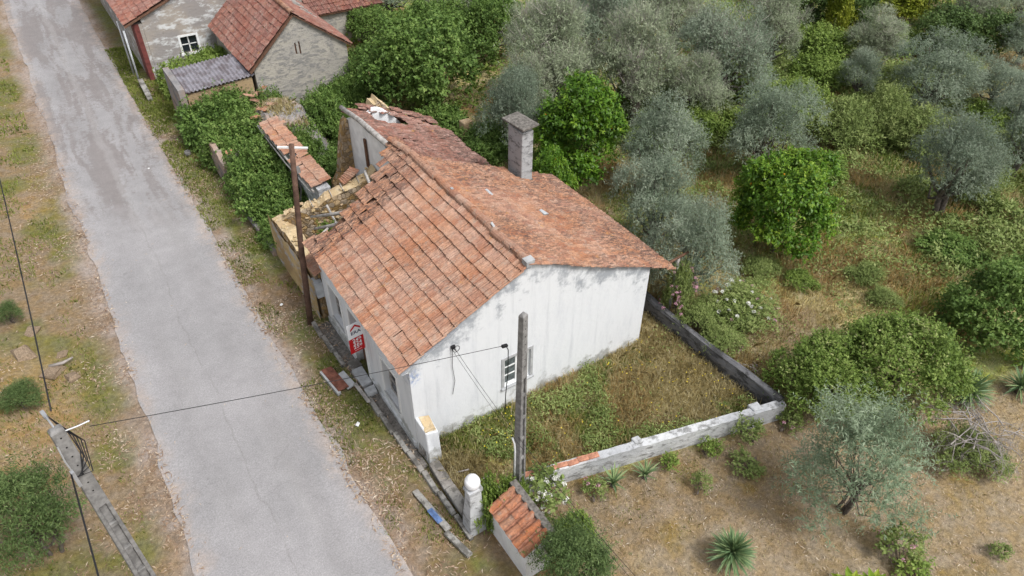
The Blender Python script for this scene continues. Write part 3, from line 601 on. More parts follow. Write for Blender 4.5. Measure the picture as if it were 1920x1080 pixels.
# ------------------------------------------------------------------ ruined room beside the house
def rubble_wall(par, P, th, tops, seed, mat, base=-.1, name='masonry', step=.22):
    """uneven thick wall along a polyline, with rough top"""
    r = np.random.default_rng(seed); pts = []; L = 0; seg = []
    P = [np.array(p, float) for p in P]
    for a, b, ta, tb in zip(P[:-1], P[1:], tops[:-1], tops[1:]):
        n = max(2, int(np.linalg.norm(b - a) / step))
        for i in range(n): seg.append((a + (b - a) * i / n, ta + (tb - ta) * i / n, (b - a) / np.linalg.norm(b - a)))
    seg.append((P[-1], tops[-1], (P[-1] - P[-2]) / np.linalg.norm(P[-1] - P[-2])))
    V = []; F = []; tops_ = []; zl = [0, .35, .7, .9, 1.0]; K = 2 * len(zl) + 1
    for (p, t, d) in seg:
        n = np.array([-d[1], d[0]]); t = t + r.normal(0, .05); o1, o2 = r.normal(0, .015, 5), r.normal(0, .015, 5)
        for i, q in enumerate(zl): e = p + n * (th / 2 + o1[i]) * (1 - .12 * (q > .95)); V.append((e[0], e[1], base + (t - base) * q))
        e = p + n * r.normal(0, .03); V.append((e[0], e[1], t + abs(r.normal(.03, .03))))
        for i, q in reversed(list(enumerate(zl))): e = p - n * (th / 2 + o2[i]) * (1 - .12 * (q > .95)); V.append((e[0], e[1], base + (t - base) * q + (r.normal(0, .02) if q > .95 else 0)))
    for s_ in range(len(seg) - 1):
        for i in range(K - 1):
            a = s_ * K + i; F.append((a, a + 1, a + K + 1, a + K)); tops_.append(i in (len(zl) - 1, len(zl)))
    F += [tuple(range(K)), tuple(range((len(seg) - 1) * K + K - 1, (len(seg) - 1) * K - 1, -1))]
    o = wob(name, V, F, mat, par)
    if mat == M['rubble']:
        o.data.materials.append(M['wall_top'])
        for i_, t_ in enumerate(tops_): o.data.polygons[i_].material_index = int(t_)
    import bmesh
    bm = bmesh.new(); bm.from_mesh(o.data); bmesh.ops.recalc_face_normals(bm, faces=bm.faces); bm.to_mesh(o.data); bm.free()
    return o, seg
def stone_mesh(seed):
    r = np.random.default_rng(seed); V = np.array([(x, y, z) for z in (-1, 0, 1) for (x, y) in ((-1, -.8), (1, -1), (1.1, .9), (-.9, 1))], float)
    V[:4, :2] *= .8; V[8:, :2] *= .7; V += r.normal(0, .12, V.shape); V[:, 2] *= .6
    F = [(3, 2, 1, 0), (8, 9, 10, 11)] + [(i + k * 4, (i + 1) % 4 + k * 4, (i + 1) % 4 + 4 + k * 4, i + 4 + k * 4) for k in (0, 1) for i in range(4)]
    return me_np('stone', V, F, M['stone'])
STONES = [stone_mesh(i) for i in range(5)]
def stones_on(par, seg, th, n, seed, base=-.1, inner=-1):
    r = np.random.default_rng(seed); rl = rootloc(par)
    for i in range(n):
        p, t, d = seg[int(r.integers(0, len(seg) - 1))]; nn = np.array([-d[1], d[0]]); s = r.uniform(.03, .075)
        if r.random() < .8: q = p + nn * r.uniform(-.8, .8) * th / 2 + d * r.uniform(0, .2); z = t + .005
        else: q = p + nn * inner * (th / 2 - .01) + d * r.uniform(0, .2); z = t - r.uniform(.08, min(1.0, t))
        o = ob('stone', STONES[int(r.integers(0, 5))], par, loc=Vector((q[0], q[1], z)) - rl); o.scale = (s, s * r.uniform(.7, 1.2), s * r.uniform(.6, 1)); o.rotation_euler = (r.normal(0, .2), r.normal(0, .2), r.uniform(0, 6))
ruin = empty('ruined_stone_wall', (-.1, 7.5, 0), 'roofless ochre rubble wall turning a corner beyond the tiled house', 'wall')
o, seg = rubble_wall(ruin, [(RX - .15, 8.60), (2.4, 8.66), (1.4, 8.72), (.6, 8.95), (.15, 9.4)], .5, [2.85, 2.55, 2.3, 2.05, 1.62], 3, M['rubble'])
stones_on(ruin, seg, .5, 60, 4, inner=1)
o, seg2 = rubble_wall(ruin, [(.06, 9.62), (.10, 8.2), (.12, 7.0), (.12, 5.95)], .5, [1.58, 1.7, 1.7, 1.85], 7, M['rubble'])
stones_on(ruin, seg2, .5, 60, 9, inner=1)
# plastered outer face of the same wall
Vf = []; n = 26; ysf = np.linspace(5.9, 9.85, n); rr = np.random.default_rng(5)
for y in ysf: Vf += [(-.235, y, -.1), (-.225, y, .5), (-.222, y, .95), (-.215, y, 1.56 + rr.normal(0, .03) + .06 * math.sin(y * 2.7))]
wob('plaster_face', Vf, [(i * 4 + k, (i + 1) * 4 + k, (i + 1) * 4 + k + 1, i * 4 + k + 1) for i in range(n - 1) for k in range(3)], M['front_ruin'], ruin)
MB().box(-.21, .0, 5.76, 6.1, .95, 1.5, jit=.01).ob('door_board', M['grey_paint'], ruin)
for i in range(5):
    o = ob('coping_tile', TILE, ruin); o.matrix_local = Matrix.Translation(-rootloc(ruin)) @ Matrix.Translation((-.28 + .01 * i, 6.45 - i * .17, 1.98 - .012 * i)) @ Matrix.Rotation(-math.pi / 2 + .05, 4, 'Z') @ Matrix.Rotation(.35, 4, 'X')
for i, (x, a) in enumerate(((.9, .5), (1.55, .7), (1.95, .6), (2.5, .8))):
    MB().tube([(x, 8.4, 2.33 + .22 * (x - 1)), (x + .12 * a, 8.9, 2.33 + .22 * (x - 1))], .014, 5).ob('lath', M['old_wood'], ruin)
TC = tile_mesh('cap_tile', M['tile'])
for i in range(4):
    o = ob('cap_tile', TC, ruin); o.matrix_local = Matrix.Translation(-rootloc(ruin)) @ Matrix.Translation((2.05 + .17 * i, 8.65 + .03 * i, 2.60 + .06 * i)) @ Matrix.Rotation(.15 * i, 4, 'Z') @ Matrix.Rotation(-.35, 4, 'Y')
MB().tube([(1.35, 7.6, 0), (1.5, 7.9, 1.3), (1.3, 8.3, 2.3)], [.05, .045, .035], 6).ob('fallen_beam', M['old_wood'], None, True, label='grey fallen beam leaning inside the roofless room', cat='beam')
# ------------------------------------------------------------------ long wall with a tiled coping
tw = empty('tiled_boundary_wall', (1.75, 12.3, 0), 'long narrow wall roofed with weathered tiles among the brambles', 'wall')
MB().box(1.55, 1.95, 9.65, 15.0, -.1, 2.06, jit=.02).ob('masonry', M['whitewash'], tw)
r = np.random.default_rng(14); ms = []
for j in range(2):
    ms += tile_frames((1.36, 15.2, 2.06), (0, -1, 0), (.95, 0, .2), 27, 2, 20, .014, .03, lambda i, jj: jj == j and not (12.0 < 15.2 - i * TW < 12.5 and jj == 0), lambda x, y: .04 * math.sin(y * 1.5), .34)
tile_parts(ms, TILE, tw)
MB().box(1.34, 1.40, 9.7, 15.2, 1.98, 2.04).ob('eave_board', M['old_wood'], tw)
MB().tube([(1.32, 15.3, 2.0), (1.30, 14.6, 1.95), (1.24, 12.0, 2.0), (1.26, 9.7, 2.06)], .025, 5).ob('eave_pipe', M['concrete'], tw)
# stump of a grey wall and foundation in the brambles
gs = empty('ruined_wall_corner', (-.1, 15.2, 0), 'broken grey corner of a wall standing in brambles beside the road verge', 'wall')
rubble_wall(gs, [(-.28, 16.6), (-.26, 15.4), (-.24, 14.9)], .22, [1.25, 1.15, 1.0], 31, M['grey_ruin'], step=.2)
rubble_wall(gs, [(-.12, 14.95), (.35, 14.9), (.75, 14.85)], .24, [1.35, 1.28, .95], 33, M['grey_ruin'], step=.2)
MB().box(-.1, .12, 14.85, 15.05, 1.36, 1.46, jit=.015).ob('brick', M['brick'], gs)
fb = empty('low_boundary_wall', (-.3, 18, 0), 'low crumbling grey brown wall along the verge under the brambles', 'wall')
rubble_wall(fb, [(-.34, 20.0), (-.32, 18.2), (-.30, 16.7)], .2, [.7, .5, .55], 35, M['grey_ruin'])
rubble_wall(fb, [(-.30, 14.7), (-.28, 12.2), (-.25, 9.8)], .2, [.32, .25, .3], 36, M['grey_ruin'])
# mound of collapsed roof overgrown with dry grass: rubble heap
hv = []; hf_ = []; r = np.random.default_rng(61); gx = np.linspace(1.4, 4.6, 17); gy = np.linspace(14.8, 19.2, 21)
for y in gy:
    for x in gx:
        e = max(0, 1 - ((x - 2.7) / 1.7) ** 2 - ((y - 17) / 2.2) ** 2); hv.append((x, y, -.1 + 1.75 * min(1, e * 1.3) + (r.normal(0, .06) if e > 0 else 0)))
for b in range(20):
    for a in range(16): i = b * 17 + a; hf_.append((i, i + 1, i + 18, i + 17))
mound = wob('rubble_heap', hv, hf_, M['grey_ruin'], None, label='earth and tile heap of a collapsed roof grown over with dry grass', cat='rubble')
for i in range(14):
    a, b = r.uniform(1.7, 2.6), r.uniform(15.2, 19); o = ob('broken_tile', TILE, mound)
    o.matrix_local = Matrix.Translation(-mound.location) @ Matrix.Translation((a, b, 1.75 + r.uniform(-.2, .1))) @ Matrix.Rotation(r.uniform(0, 6), 4, 'Z') @ Matrix.Rotation(r.normal(0, .3), 4, 'X')
# broken masonry block behind the far roof, and a lone pillar
bb = empty('broken_chimney_stack', (4.7, 11.7, 0), 'crumbled stone stack rising behind the sagging far roof', 'ruin')
rubble_wall(bb, [(4.35, 11.75), (4.7, 11.72), (5.1, 11.7)], .6, [3.35, 3.75, 3.3], 41, M['rubble'], step=.07)
pl = empty('stone_pillar', (9.0, 12.9, 0), 'short square brown stone pillar alone in the green undergrowth', 'pillar')
bevel(MB().box(8.8, 9.2, 12.7, 13.1, -.1, 1.15, jit=.03, seed=8).ob('shaft', M['ochre_render'], pl), .03)
# ------------------------------------------------------------------ gabled outhouse
B = empty('stone_outhouse', (4.8, 22.5, 0), 'grey stone outhouse with a plain gable and two narrow slits', 'house')
bx0, bx1, bxr, by0, by1, be, bz = 2.75, 7.0, 4.8, 20.0, 26.2, 2.25, 4.15
bt = lambda s: min(be + (s - bx0) * (bz - be) / (bxr - bx0), bz - (s - bxr) * (bz - 2.5) / (bx1 - bxr))
wall('gable_wall', 'x', by0, by0 + .3, bx0, bx1, lambda s: bt(s) - .04, [(4.66, 4.73, 2.45, 2.95), (4.84, 4.91, 2.42, 2.98)], M['render_b'], B, extra=(bxr,), step=.4)
wall('side_wall', 'y', bx0, bx0 + .3, by0 + .302, by1, lambda s: be - .12, [], M['render_b'], B); wall('side_wall', 'y', bx1 - .3, bx1, by0 + .302, by1, lambda s: 2.3, [], M['render_b'], B)
for x in (4.65, 4.83): MB().box(x, x + .08, by0 + .06, by0 + .10, 2.4, 3.0).ob('slit_shutter', M['brown_wood'], B)
def gable_roof(par, xr, zr, xe, ze, y0, y1, seed, mat, name='roof_tiles', keep=None, over=.2):
    sgn = 1 if xe > xr else -1; s_ = (zr - ze) / abs(xe - xr); xo = xe + sgn * over; zo = ze - over * s_; L = math.hypot(xo - xr, zr - zo); nr = int(L / .34) + 1; e = (L - .05) / (nr - .3)
    nc = int((y1 - y0) / TW); d = Vector((-(xo - xr), 0, zr - zo)).normalized()
    ms = tile_frames((xo, y0 if sgn > 0 else y1, zo + .06), (0, sgn, 0), d, nc, nr, seed, .008, .02, keep, lambda x, y: .03 * math.sin(y * 1.2 + x), e)
    tile_mass(name, ms, mat, par, seed)
    deck('roof_deck', [(xr, y0, zr + .03), (xo, y0, zo + .03), (xo, y1, zo + .03), (xr, y1, zr + .03)], M['brown_wood'], par)
gable_roof(B, bxr, bz, bx0, be, by0 - .12, by1, 51, M['tile_far']); gable_roof(B, bxr, bz, bx1, 2.5, by0 - .12, by1, 52, M['tile_far'], keep=lambda i, j: not (i > 12 and 1 < j < 5 and (i + j) % 5))
RTF = half_tile('ridge_tile', M['tile'], .44, .12, .86)
for i in range(16): o = ob('ridge_tile', RTF, B, loc=Vector((bxr, by0 - .1 + i * .385, bz + .10 + .01 * (i % 2))) - rootloc(B)); o.rotation_euler = (.03, 0, 0)
for i in range(6): MB().box(5.3, 7.0, 22.6 + i * .55, 22.66 + i * .55, -.02, .03, Matrix.Translation((0, 0, 0)) @ Matrix.Translation((5.3, 0, 3.85)) @ Matrix.Rotation(.60, 4, 'Y') @ Matrix.Translation((-5.3, 0, 0))).ob('lath', M['old_wood'], B)
# second roof further right
B2 = empty('low_tiled_shed', (9.2, 27.0, 0), 'low tiled shed roof half hidden by trees behind the outhouse', 'shed')
wall('wall', 'x', 25.6, 25.9, 7.6, 11.2, lambda s: 1.9, [], M['render_b'], B2)
rr_ = tile_frames((7.4, 25.4, 1.95), (1, 0, 0), (0, .93, .36), 20, 8, 55, .008, .02); tile_mass('roof_tiles', rr_, M['tile_far'], B2, 56)
deck('roof_deck', [(7.4, 25.4, 1.95), (11.4, 25.4, 1.95), (11.4, 27.9, 2.9), (7.4, 27.9, 2.9)], M['brown_wood'], B2, .06)
# ------------------------------------------------------------------ roadside house, far
Cn = empty('roadside_house', (3.0, 30, 0), 'grey house with peeling render, red corner and small white window', 'house')
cx0, cy0 = -.62, 26.6; ct = lambda s: 2.78 + (s - cx0) * .40 if s < 4.2 else 4.71 - (s - 4.2) * .4
wall('gable_wall', 'x', cy0, cy0 + .35, cx0 + .36, 9.0, ct, [(1.18, 1.92, 1.0, 1.78)], M['render_c'], Cn, extra=(4.2,), step=.5)
wall('front_wall', 'y', cx0, cx0 + .35, cy0 + .002, 40, lambda s: 2.72, [], M['render_c'], Cn)
MB().box(cx0 - .02, cx0 + .0, cy0 + .02, cy0 + 1.1, 0, 2.7).ob('red_panel', M['red_paint'], Cn); MB().box(cx0 - .015, cx0 + .20, cy0 - .012, cy0 + .0, 0, 2.74).ob('red_corner', M['red_paint'], Cn)
gable_roof(Cn, 4.2, 4.80, cx0, 2.86, cy0 - .15, 40, 57, M['tile_far'], over=.42); gable_roof(Cn, 4.2, 4.80, 9.0, 2.9, cy0 - .15, 40, 58, M['tile_far'], over=.3)
cw = empty('window', (1.55 - 3.0, cy0 - 30, 1.0)); cw.parent = Cn
MB().box(1.08, 1.179, cy0 - .03, cy0 + .002, .92, 1.88).box(1.921, 2.02, cy0 - .03, cy0 + .002, .92, 1.88).box(1.18, 1.92, cy0 - .03, cy0 + .002, 1.782, 1.88).box(1.05, 2.05, cy0 - .06, cy0 + .05, .90, .998).ob('surround', M['white_paint'], cw)
MB().box(1.52, 1.58, cy0 + .10, cy0 + .14, 1.0, 1.78).box(1.19, 1.91, cy0 + .10, cy0 + .14, 1.36, 1.40).ob('frame', M['white_paint'], cw)
for a, b in ((1.185, 1.52), (1.58, 1.915)):
    for c_, d2 in ((1.005, 1.36), (1.40, 1.775)): MB().box(a, b, cy0 + .12, cy0 + .128, c_, d2).ob('pane', M['glass'], cw)
MB().box(1.1, 2.0, cy0 + .34, cy0 + .345, .9, 1.9).ob('room_shade_sheet', M['dark'], cw)  # interior shade painted as a black sheet behind the panes
for y in (26.45, 27.9): MB().tube([(cx0 - .55, y, 0), (cx0 - .5, y, 2.6)], .045, 8).ob('porch_post', M['grey_paint'], Cn, True)
MB().box(cx0 - .62, cx0 - .42, 24.4, 26.3, -.05, .35, jit=.02).ob('porch_step', M['mould_concrete'], Cn)
# ------------------------------------------------------------------ corrugated lean-to
L_ = empty('corrugated_lean_to', (1, 21.2, 0), 'low ochre lean-to under a grey corrugated sheet roof', 'shed')
wall('front_wall', 'x', 20.05, 20.3, -.15, 2.6, lambda s: 1.72 + .06 * s, [], M['ochre_render'], L_); wall('side_wall', 'y', -.45, -.2, 20.0, 22.7, lambda s: 2.02 + .02 * math.sin(s * 9), [], M['grey_ruin'], L_)
wall('side_wall', 'y', 2.35, 2.6, 20.31, 22.6, lambda s: 1.9, [], M['ochre_render'], L_)
V = []; F = []; nxs = 145; xs_ = np.linspace(-.18, 2.72, nxs)
for t in (0, 1):
    for y in (19.95, 22.5): V += [(x, y, 1.86 + .05 * x - .0 * y + .10 * (y > 21) + .03 * math.sin(x * 2 * math.pi / .165) - .012 * t) for x in xs_]
for i in range(nxs - 1): F += [(i, i + 1, nxs + i + 1, nxs + i), (3 * nxs + i, 3 * nxs + i + 1, 2 * nxs + i + 1, 2 * nxs + i), (2 * nxs + i, 2 * nxs + i + 1, i + 1, i)]
wob('corrugated_sheet', V, F, M['corrugated'], L_)
# ------------------------------------------------------------------ poles
def concrete_pole(name, base, h, label, group, ang, lean=(0, 0), wb=.26, wt=.15, db=.20, dt=.12, solid=1.7):
    e = empty(name, base, label, 'utility pole', group); e.rotation_euler = (lean[0], lean[1], ang)
    W = lambda z: wb + (wt - wb) * z / h; D = lambda z: db + (dt - db) * z / h
    m = MB()
    def fr(z0, z1, f):   # frustum whose section is given by f(z) -> x0,x1,y0,y1
        V = []
        for z in (z0, z1):
            a, b, c, d = f(z); V += [(a, c, z), (b, c, z), (b, d, z), (a, d, z)]
        m.add(V, [(3, 2, 1, 0), (4, 5, 6, 7), (0, 1, 5, 4), (1, 2, 6, 5), (2, 3, 7, 6), (3, 0, 4, 7)])
    zt = h - solid
    fr(zt, h - .04, lambda z: (-W(z) / 2, W(z) / 2, -D(z) / 2, D(z) / 2)); fr(h - .04, h, lambda z: (-W(h) / 2 + (z > h - .01) * .03, W(h) / 2 - (z > h - .01) * .03, -D(h) / 2 + (z > h - .01) * .03, D(h) / 2 - (z > h - .01) * .03))
    fl = .26
    fr(0, zt, lambda z: (-W(z) / 2, -W(z) * (.5 - fl), -D(z) / 2, D(z) / 2)); fr(0, zt, lambda z: (W(z) * (.5 - fl), W(z) / 2, -D(z) / 2, D(z) / 2)); fr(0, zt, lambda z: (-W(z) * (.5 - fl) - .001, W(z) * (.5 - fl) + .001, -D(z) * .22, D(z) * .22))
    z = zt - .55
    while z > .2:
        fr(z, z + .09, lambda q: (-W(q) * (.5 - fl) - .002, W(q) * (.5 - fl) + .002, -D(q) * .5 + .006, D(q) * .5 - .006)); z -= .68
    o = ob('shaft', me_np('shaft', np.concatenate(m.V), m.F, M['concrete']), e); bevel(o, .008)
    hm = MB().lathe([(.014, 0), (.014, .004)], (0, 0, 0), 8); hme = me_np('hole_shade_disc', np.concatenate(hm.V), hm.F, M['dark'])  # flush dark disc, colour stands in for shade inside a bolt hole
    for i in range(7):
        for sd_ in (-1, 1):
            z = h - .16 - i * .2; q = ob('hole_shade_disc', hme, e, loc=(0, sd_ * (D(z) / 2 - .002 if sd_ > 0 else D(z) / 2 - .002), z)); q.rotation_euler = (-sd_ * math.pi / 2, 0, 0)
    return e
P1 = concrete_pole('concrete_pole', (1.30, -2.62, -.05), 5.97, 'bare concrete pole standing behind the little tiled meter housing', 'concrete utility poles', .35, lean=(.0, .004))
pp = MB().tube([(.0, -.13, .1), (0, -.125, 2.0), (-.02, -.13, 2.25), (-.09, -.14, 2.38)], .022, 8); ob('conduit', me_np('conduit', np.concatenate(pp.V), pp.F, M['white_paint'], smooth=True), P1).rotation_euler = (0, 0, -1.9)
P2 = concrete_pole('concrete_pole', (-6.06, -2.10, 0), 7.0, 'concrete pole carrying the cables on the leaf strewn bank', 'concrete utility poles', .25, wb=.34, wt=.18, db=.28, dt=.14, solid=1.75)
def pole_bit(P): return [Vector(p) for p in P]
hw = MB().tube([(0, 0, 6.98), (.0, .12, 7.02), (0, .3, 7.0)], .014, 6).box(-.025, .025, .28, .42, 6.97, 7.03)
hw.tube([(-.09, -.09, 6.75), (-.11, -.16, 6.5), (-.10, -.2, 6.3)], .012, 6).box(-.13, -.085, -.24, -.17, 6.0, 6.32).tube([(.09, .0, 6.86), (.25, -.02, 6.84), (.4, -.03, 6.83)], .012, 6)
ob('clamp', me_np('clamp', np.concatenate(hw.V), hw.F, M['metal']), P2)
lw = MB()
for q in range(5): lw.tube([(.02 * q, .4 - .08 * q, 7.0 - .02 * q), (.12 + .03 * q, .1, 6.7 - .07 * q), (.12, -.06 - .02 * q, 6.45 - .1 * q), (-.02 * q, -.13, 6.1)], .009, 5)
ob('cable_loop', me_np('cable_loop', np.concatenate(lw.V), lw.F, M['cable']), P2)
wp = empty('wooden_pole', (-.56, 5.93, 0), 'brown leaning wooden pole with a white crossarm in front of the ruin', 'utility pole')
top = Vector((.12, 6.42, 5.62)); b0 = Vector((-.56, 5.93, -.1)); mid = b0.lerp(top, .5) + Vector((-.04, .0, 0))
MB().tube([b0, b0.lerp(mid, .5), mid, mid.lerp(top, .5), top], [.095, .09, .084, .078, .072], 10).ob('pole', M['pole_wood'], wp, True)
MB().box(-.03, .03, -.40, .40, -.02, .02, Matrix.Translation((.13, 6.42, 5.52)) @ Matrix.Rotation(-.62 - math.pi / 2, 4, 'Z')).ob('crossarm', M['white_paint'], wp)
MB().box(-.05, .05, -.06, .06, 0, .16, Matrix.Translation((.16, 6.46, 4.75))).ob('insulator_box', M['concrete'], wp)
MB().tube([(.1, 6.5, 4.8), (.14, 6.48, 4.2), (.06, 6.45, 3.9)], .02, 5).ob('cable_tail', M['cable'], wp)
# ------------------------------------------------------------------ cables
def cable(name, a, b, sag, rad, label, n=24, extra=(), group=None):
    a, b = Vector(a), Vector(b); P = [a.lerp(b, t) - Vector((0, 0, 4 * sag * t * (1 - t))) for t in np.linspace(0, 1, n)] + [Vector(e) for e in extra]
    return MB().tube(P, rad, 6).ob(name, M['cable'], None, True, label=label, cat='cable', group=group)
cable('service_cable', (-5.68, -2.14, 6.83), (1.02, -2.38, 5.05), .05, .0055, 'thin black cable crossing the road to the bare concrete pole', extra=[])
MB().box(-.06, .06, -.03, .03, -.025, .025, Matrix.Translation((1.06, -2.38, 5.03)) @ Matrix.Rotation(.2, 4, 'Y')).ob('cable_clamp', M['cable'], None, label='black clamp at the loose end of the service cable', cat='clamp')
MB().tube([(1.09, -2.38, 5.02), (1.16, -2.36, 4.85), (1.14, -2.38, 4.2), (1.10, -2.36, 3.6), (1.12, -2.3, 3.0)], .010, 5).ob('hanging_wire', M['cable'], None, True, label='thin black wire dangling beside the bare concrete pole', cat='wire')
cable('twisted_cable', (-6.06, -1.72, 6.98), (-6.35, 22, 7.2), .45, .011, 'thick twisted cable running along the road verge over the bank')
cable('twisted_cable', (-6.13, -2.32, 6.3), (-5.3, -26, 8.5), .25, .012, 'thick twisted cable leaving the roadside pole towards the near bank')
for k_, (dx, rd) in enumerate(((0, .005), (.07, .004))): cable('garden_cable', (1.16 - dx, -.16, 3.0), (1.36 - dx, -9.0, 2.75), .55 + dx * .8, rd, 'thin cable stretched low from the gable bracket over the garden', group='paired garden cables')
# ------------------------------------------------------------------ kerbs, steps and debris in front of the house
ks = empty('front_kerb', (-.4, 2, 0), 'mossy concrete kerb running along the foot of the house front', 'kerb')
for i in range(12):
    y0 = -2.9 + i * .735; xo = -.16 - .040 * (y0 + 2.8)
    if 2.2 < y0 + .35 < 3.7: continue
    bevel(MB().box(xo - .06, xo + .06, y0, y0 + .72, -.1, .10, jit=.008, seed=i + 90).ob('kerb_stone', M['mould_concrete'], ks), .012)
pv = empty('front_pavement', (-.2, 2, 0), kind='structure')
MB().add([(-.42, 5.7, .035), (-.03, 5.7, .035), (-.03, -.6, .03), (-.24, -.6, .03), (-.42, 5.7, -.1), (-.03, 5.7, -.1), (-.03, -.6, -.1), (-.24, -.6, -.1)], [(0, 3, 2, 1), (0, 1, 5, 4), (1, 2, 6, 5), (2, 3, 7, 6), (3, 0, 4, 7)]).ob('pavement_slab', M['cement_lichen'], pv)
stp = empty('door_step', (-.2, 3.2, 0), 'cracked grey stone step in front of the blue door', 'step')
bevel(MB().box(-.34, -.04, 2.62, 3.32, .04, .17, jit=.01, seed=3).ob('step_slab', M['slab'], stp), .012)
bevel(MB().box(-.34, -.05, 2.22, 2.48, .03, .20, jit=.012, seed=5).ob('step_slab', M['slab'], stp), .012)
bevel(MB().box(-.30, .0, 3.36, 3.72, .02, .12, jit=.015, seed=6).ob('step_slab', M['mould_concrete'], stp), .012)
db = lambda nm, x, y, z, sx, sy, sz, a, mat, lab, cat, tilt=.05: bevel(MB().box(-sx, sx, -sy, sy, 0, sz, Matrix.Translation((x, y, z)) @ Matrix.Rotation(a, 4, 'Z') @ Matrix.Rotation(tilt, 4, 'Y'), jit=.006, seed=int(abs(x) * 97)).ob(nm, mat, None, label=lab, cat=cat), .008)
db('rusty_sheet', -.84, 3.32, .09, .16, .50, .03, .10, M['rust'], 'rusty metal sheet lying on the verge by the door', 'sheet', .12)
db('concrete_block', -1.0, 3.28, .0, .05, .52, .11, .10, M['concrete_pale'], 'long pale concrete block under the rusty sheet', 'block')
db('stone_slab', -.60, 3.14, .06, .13, .33, .04, .12, M['slab'], 'pale grey slab resting between rusty sheet and kerb', 'slab', -.12)
db('wooden_plank', -.44, 2.42, .10, .05, .40, .06, .05, M['old_wood'], 'split weathered plank lying on the kerb by the step', 'plank', .2)
db('blue_plank', -.56, -1.75, .03, .08, .68, .04, .12, M['mould_concrete'], 'cement plank with a blue painted patch beside the kerb', 'plank')
bp = [o for o in col.objects if o.name == 'blue_plank'][0]; MB().box(-.07, .07, -.22, .22, .0, .012, Matrix.Translation((-.575, -1.95, .078)) @ Matrix.Rotation(.12, 4, 'Z') @ Matrix.Rotation(.05, 4, 'Y')).ob('blue_patch', M['blue_paint'], bp)
db('kerb_fragment', -.48, -2.85, .02, .07, .40, .08, .2, M['mould_concrete'], 'broken kerb length lying askew beyond the blue panel', 'kerb')
for (x, y, s) in ((-.95, 1.55, .06), (-1.0, 7.2, .05), (-2.6, 18, .04)): db('white_scrap', x, y, .03, s, s * .7, .03, .7, M['white_paint'], 'small white scrap of rubbish on the grassy verge', 'rubbish')
for o in [o for o in col.objects if o.name.startswith('white_scrap')]: o['group'] = 'white scraps on the verge'
MB().lathe([(.10, 0), (.115, .08), (.115, .2), (.10, .2), (.09, .06), (.0, .05)], (-1.0, 18.3, .0), 14).ob('tin_can', M['concrete'], None, True, label='old dark tin standing on the far grassy verge', cat='tin')
# ------------------------------------------------------------------ garden walls, gate post, meter housing
st_ = empty('wall_stub', (.2, -.3, 0), 'broken white stub of garden wall against the house corner', 'wall')
V = [(.0, .0, -.12), (.38, .0, -.12), (.38, -.62, -.12), (.02, -.66, -.12), (.005, -.02, 1.25), (.38, -.02, 1.12), (.37, -.50, .98), (.06, -.45, 1.02)]
bevel(wob('masonry', V, [(3, 2, 1, 0), (4, 7, 6, 5)[::-1], (0, 1, 5, 4), (1, 2, 6, 5), (2, 3, 7, 6), (3, 0, 4, 7)], M['plaster'], st_), .02)
MB().add([(.09, -.04, 1.235), (.36, -.05, 1.135), (.34, -.46, 1.01), (.10, -.42, 1.05)], [(0, 3, 2, 1)]).box(.1, .34, -.42, -.06, .99, 1.10, jit=.02).ob('bare_top', M['wall_top'], st_)
MB().box(-.012, .002, -.42, -.12, .12, .42, jit=.02, seed=3).ob('plaster_hole', M['mould_concrete'], st_)
th_ = empty('gate_threshold', (.1, -1.6, 0), 'lichen covered low wall footing between wall stub and gate post', 'footing')
for i, (y0, y1, h) in enumerate(((-1.5, -.68, .22), (-2.45, -1.52, .20))): bevel(MB().box(-.05, .20, y0, y1, -.1, h, jit=.015, seed=i).ob('footing_block', M['mould_concrete'], th_), .015)
for (x, y, a) in ((.42, -1.2, .4), (.5, -1.75, .9), (.62, -2.0, .3)): MB().tube([(x, y, .12), (x + .7 * math.sin(a), y - .5 * math.cos(a) + .3, .22)], .02, 5).ob('stick', M['dead_twig'], None, True, label='dry stick lying in the weeds behind the gate post', cat='stick', group='sticks behind the gate post')
gp = empty('gate_post', (.06, -2.66, 0), 'white gate post with bulging base and ribbed round finial', 'gate post')
V = []; prof = [(.0, .20, .24), (.5, .19, .22), (1.0, .15, .16), (1.40, .14, .14), (1.47, .17, .17), (1.55, .17, .17)]
for z, a, b in prof: V += [(.06 - a, -2.66 - b * .8, z), (.06 + a * 1.1, -2.66 - b * .8, z), (.06 + a * 1.1, -2.66 + b * .8, z), (.06 - a, -2.66 + b * .8, z)]
bevel(wob('shaft', V, [(i * 4 + k, i * 4 + (k + 1) % 4, i * 4 + 4 + (k + 1) % 4, i * 4 + 4 + k) for i in range(5) for k in range(4)] + [(20, 21, 22, 23)], M['whitewash'], gp), .012)
MB().lathe([(.06, 0), (.09, .02), (.15, .08), (.175, .15), (.168, .17), (.175, .19), (.168, .21), (.17, .225), (.14, .30), (.125, .305), (.12, .32), (.07, .355), (.0, .362)], (.06, -2.66, 1.55), 24).ob('finial', M['white_wall'], gp, True)
gw = empty('garden_wall', (5, -3.3, 0), 'low white garden wall topped with bare red bricks', 'wall')
d_ = Vector((8.5 - .55, gwall_y(8.5) - gwall_y(.55), 0)); Lg = d_.length; d_.normalize(); nrm = Vector((-d_.y, d_.x, 0)); O = Vector((.55, gwall_y(.55) - .12, 0))
Vw = []; Fw = []; ng = 34; r = np.random.default_rng(3)
for i in range(ng):
    p = O + d_ * Lg * i / (ng - 1); h = .55 + r.normal(0, .008)
    for (n_, z) in ((0, -.1), (0, h), (.22, h), (.22, -.1)): q = p + nrm * (n_ + r.normal(0, .004)); Vw.append((q.x, q.y, z))
for i in range(ng - 1):
    for k_ in range(3): a = i * 4 + k_; Fw.append((a, a + 4, a + 5, a + 1))
Fw += [(0, 1, 2, 3), tuple((ng - 1) * 4 + i for i in (3, 2, 1, 0))]
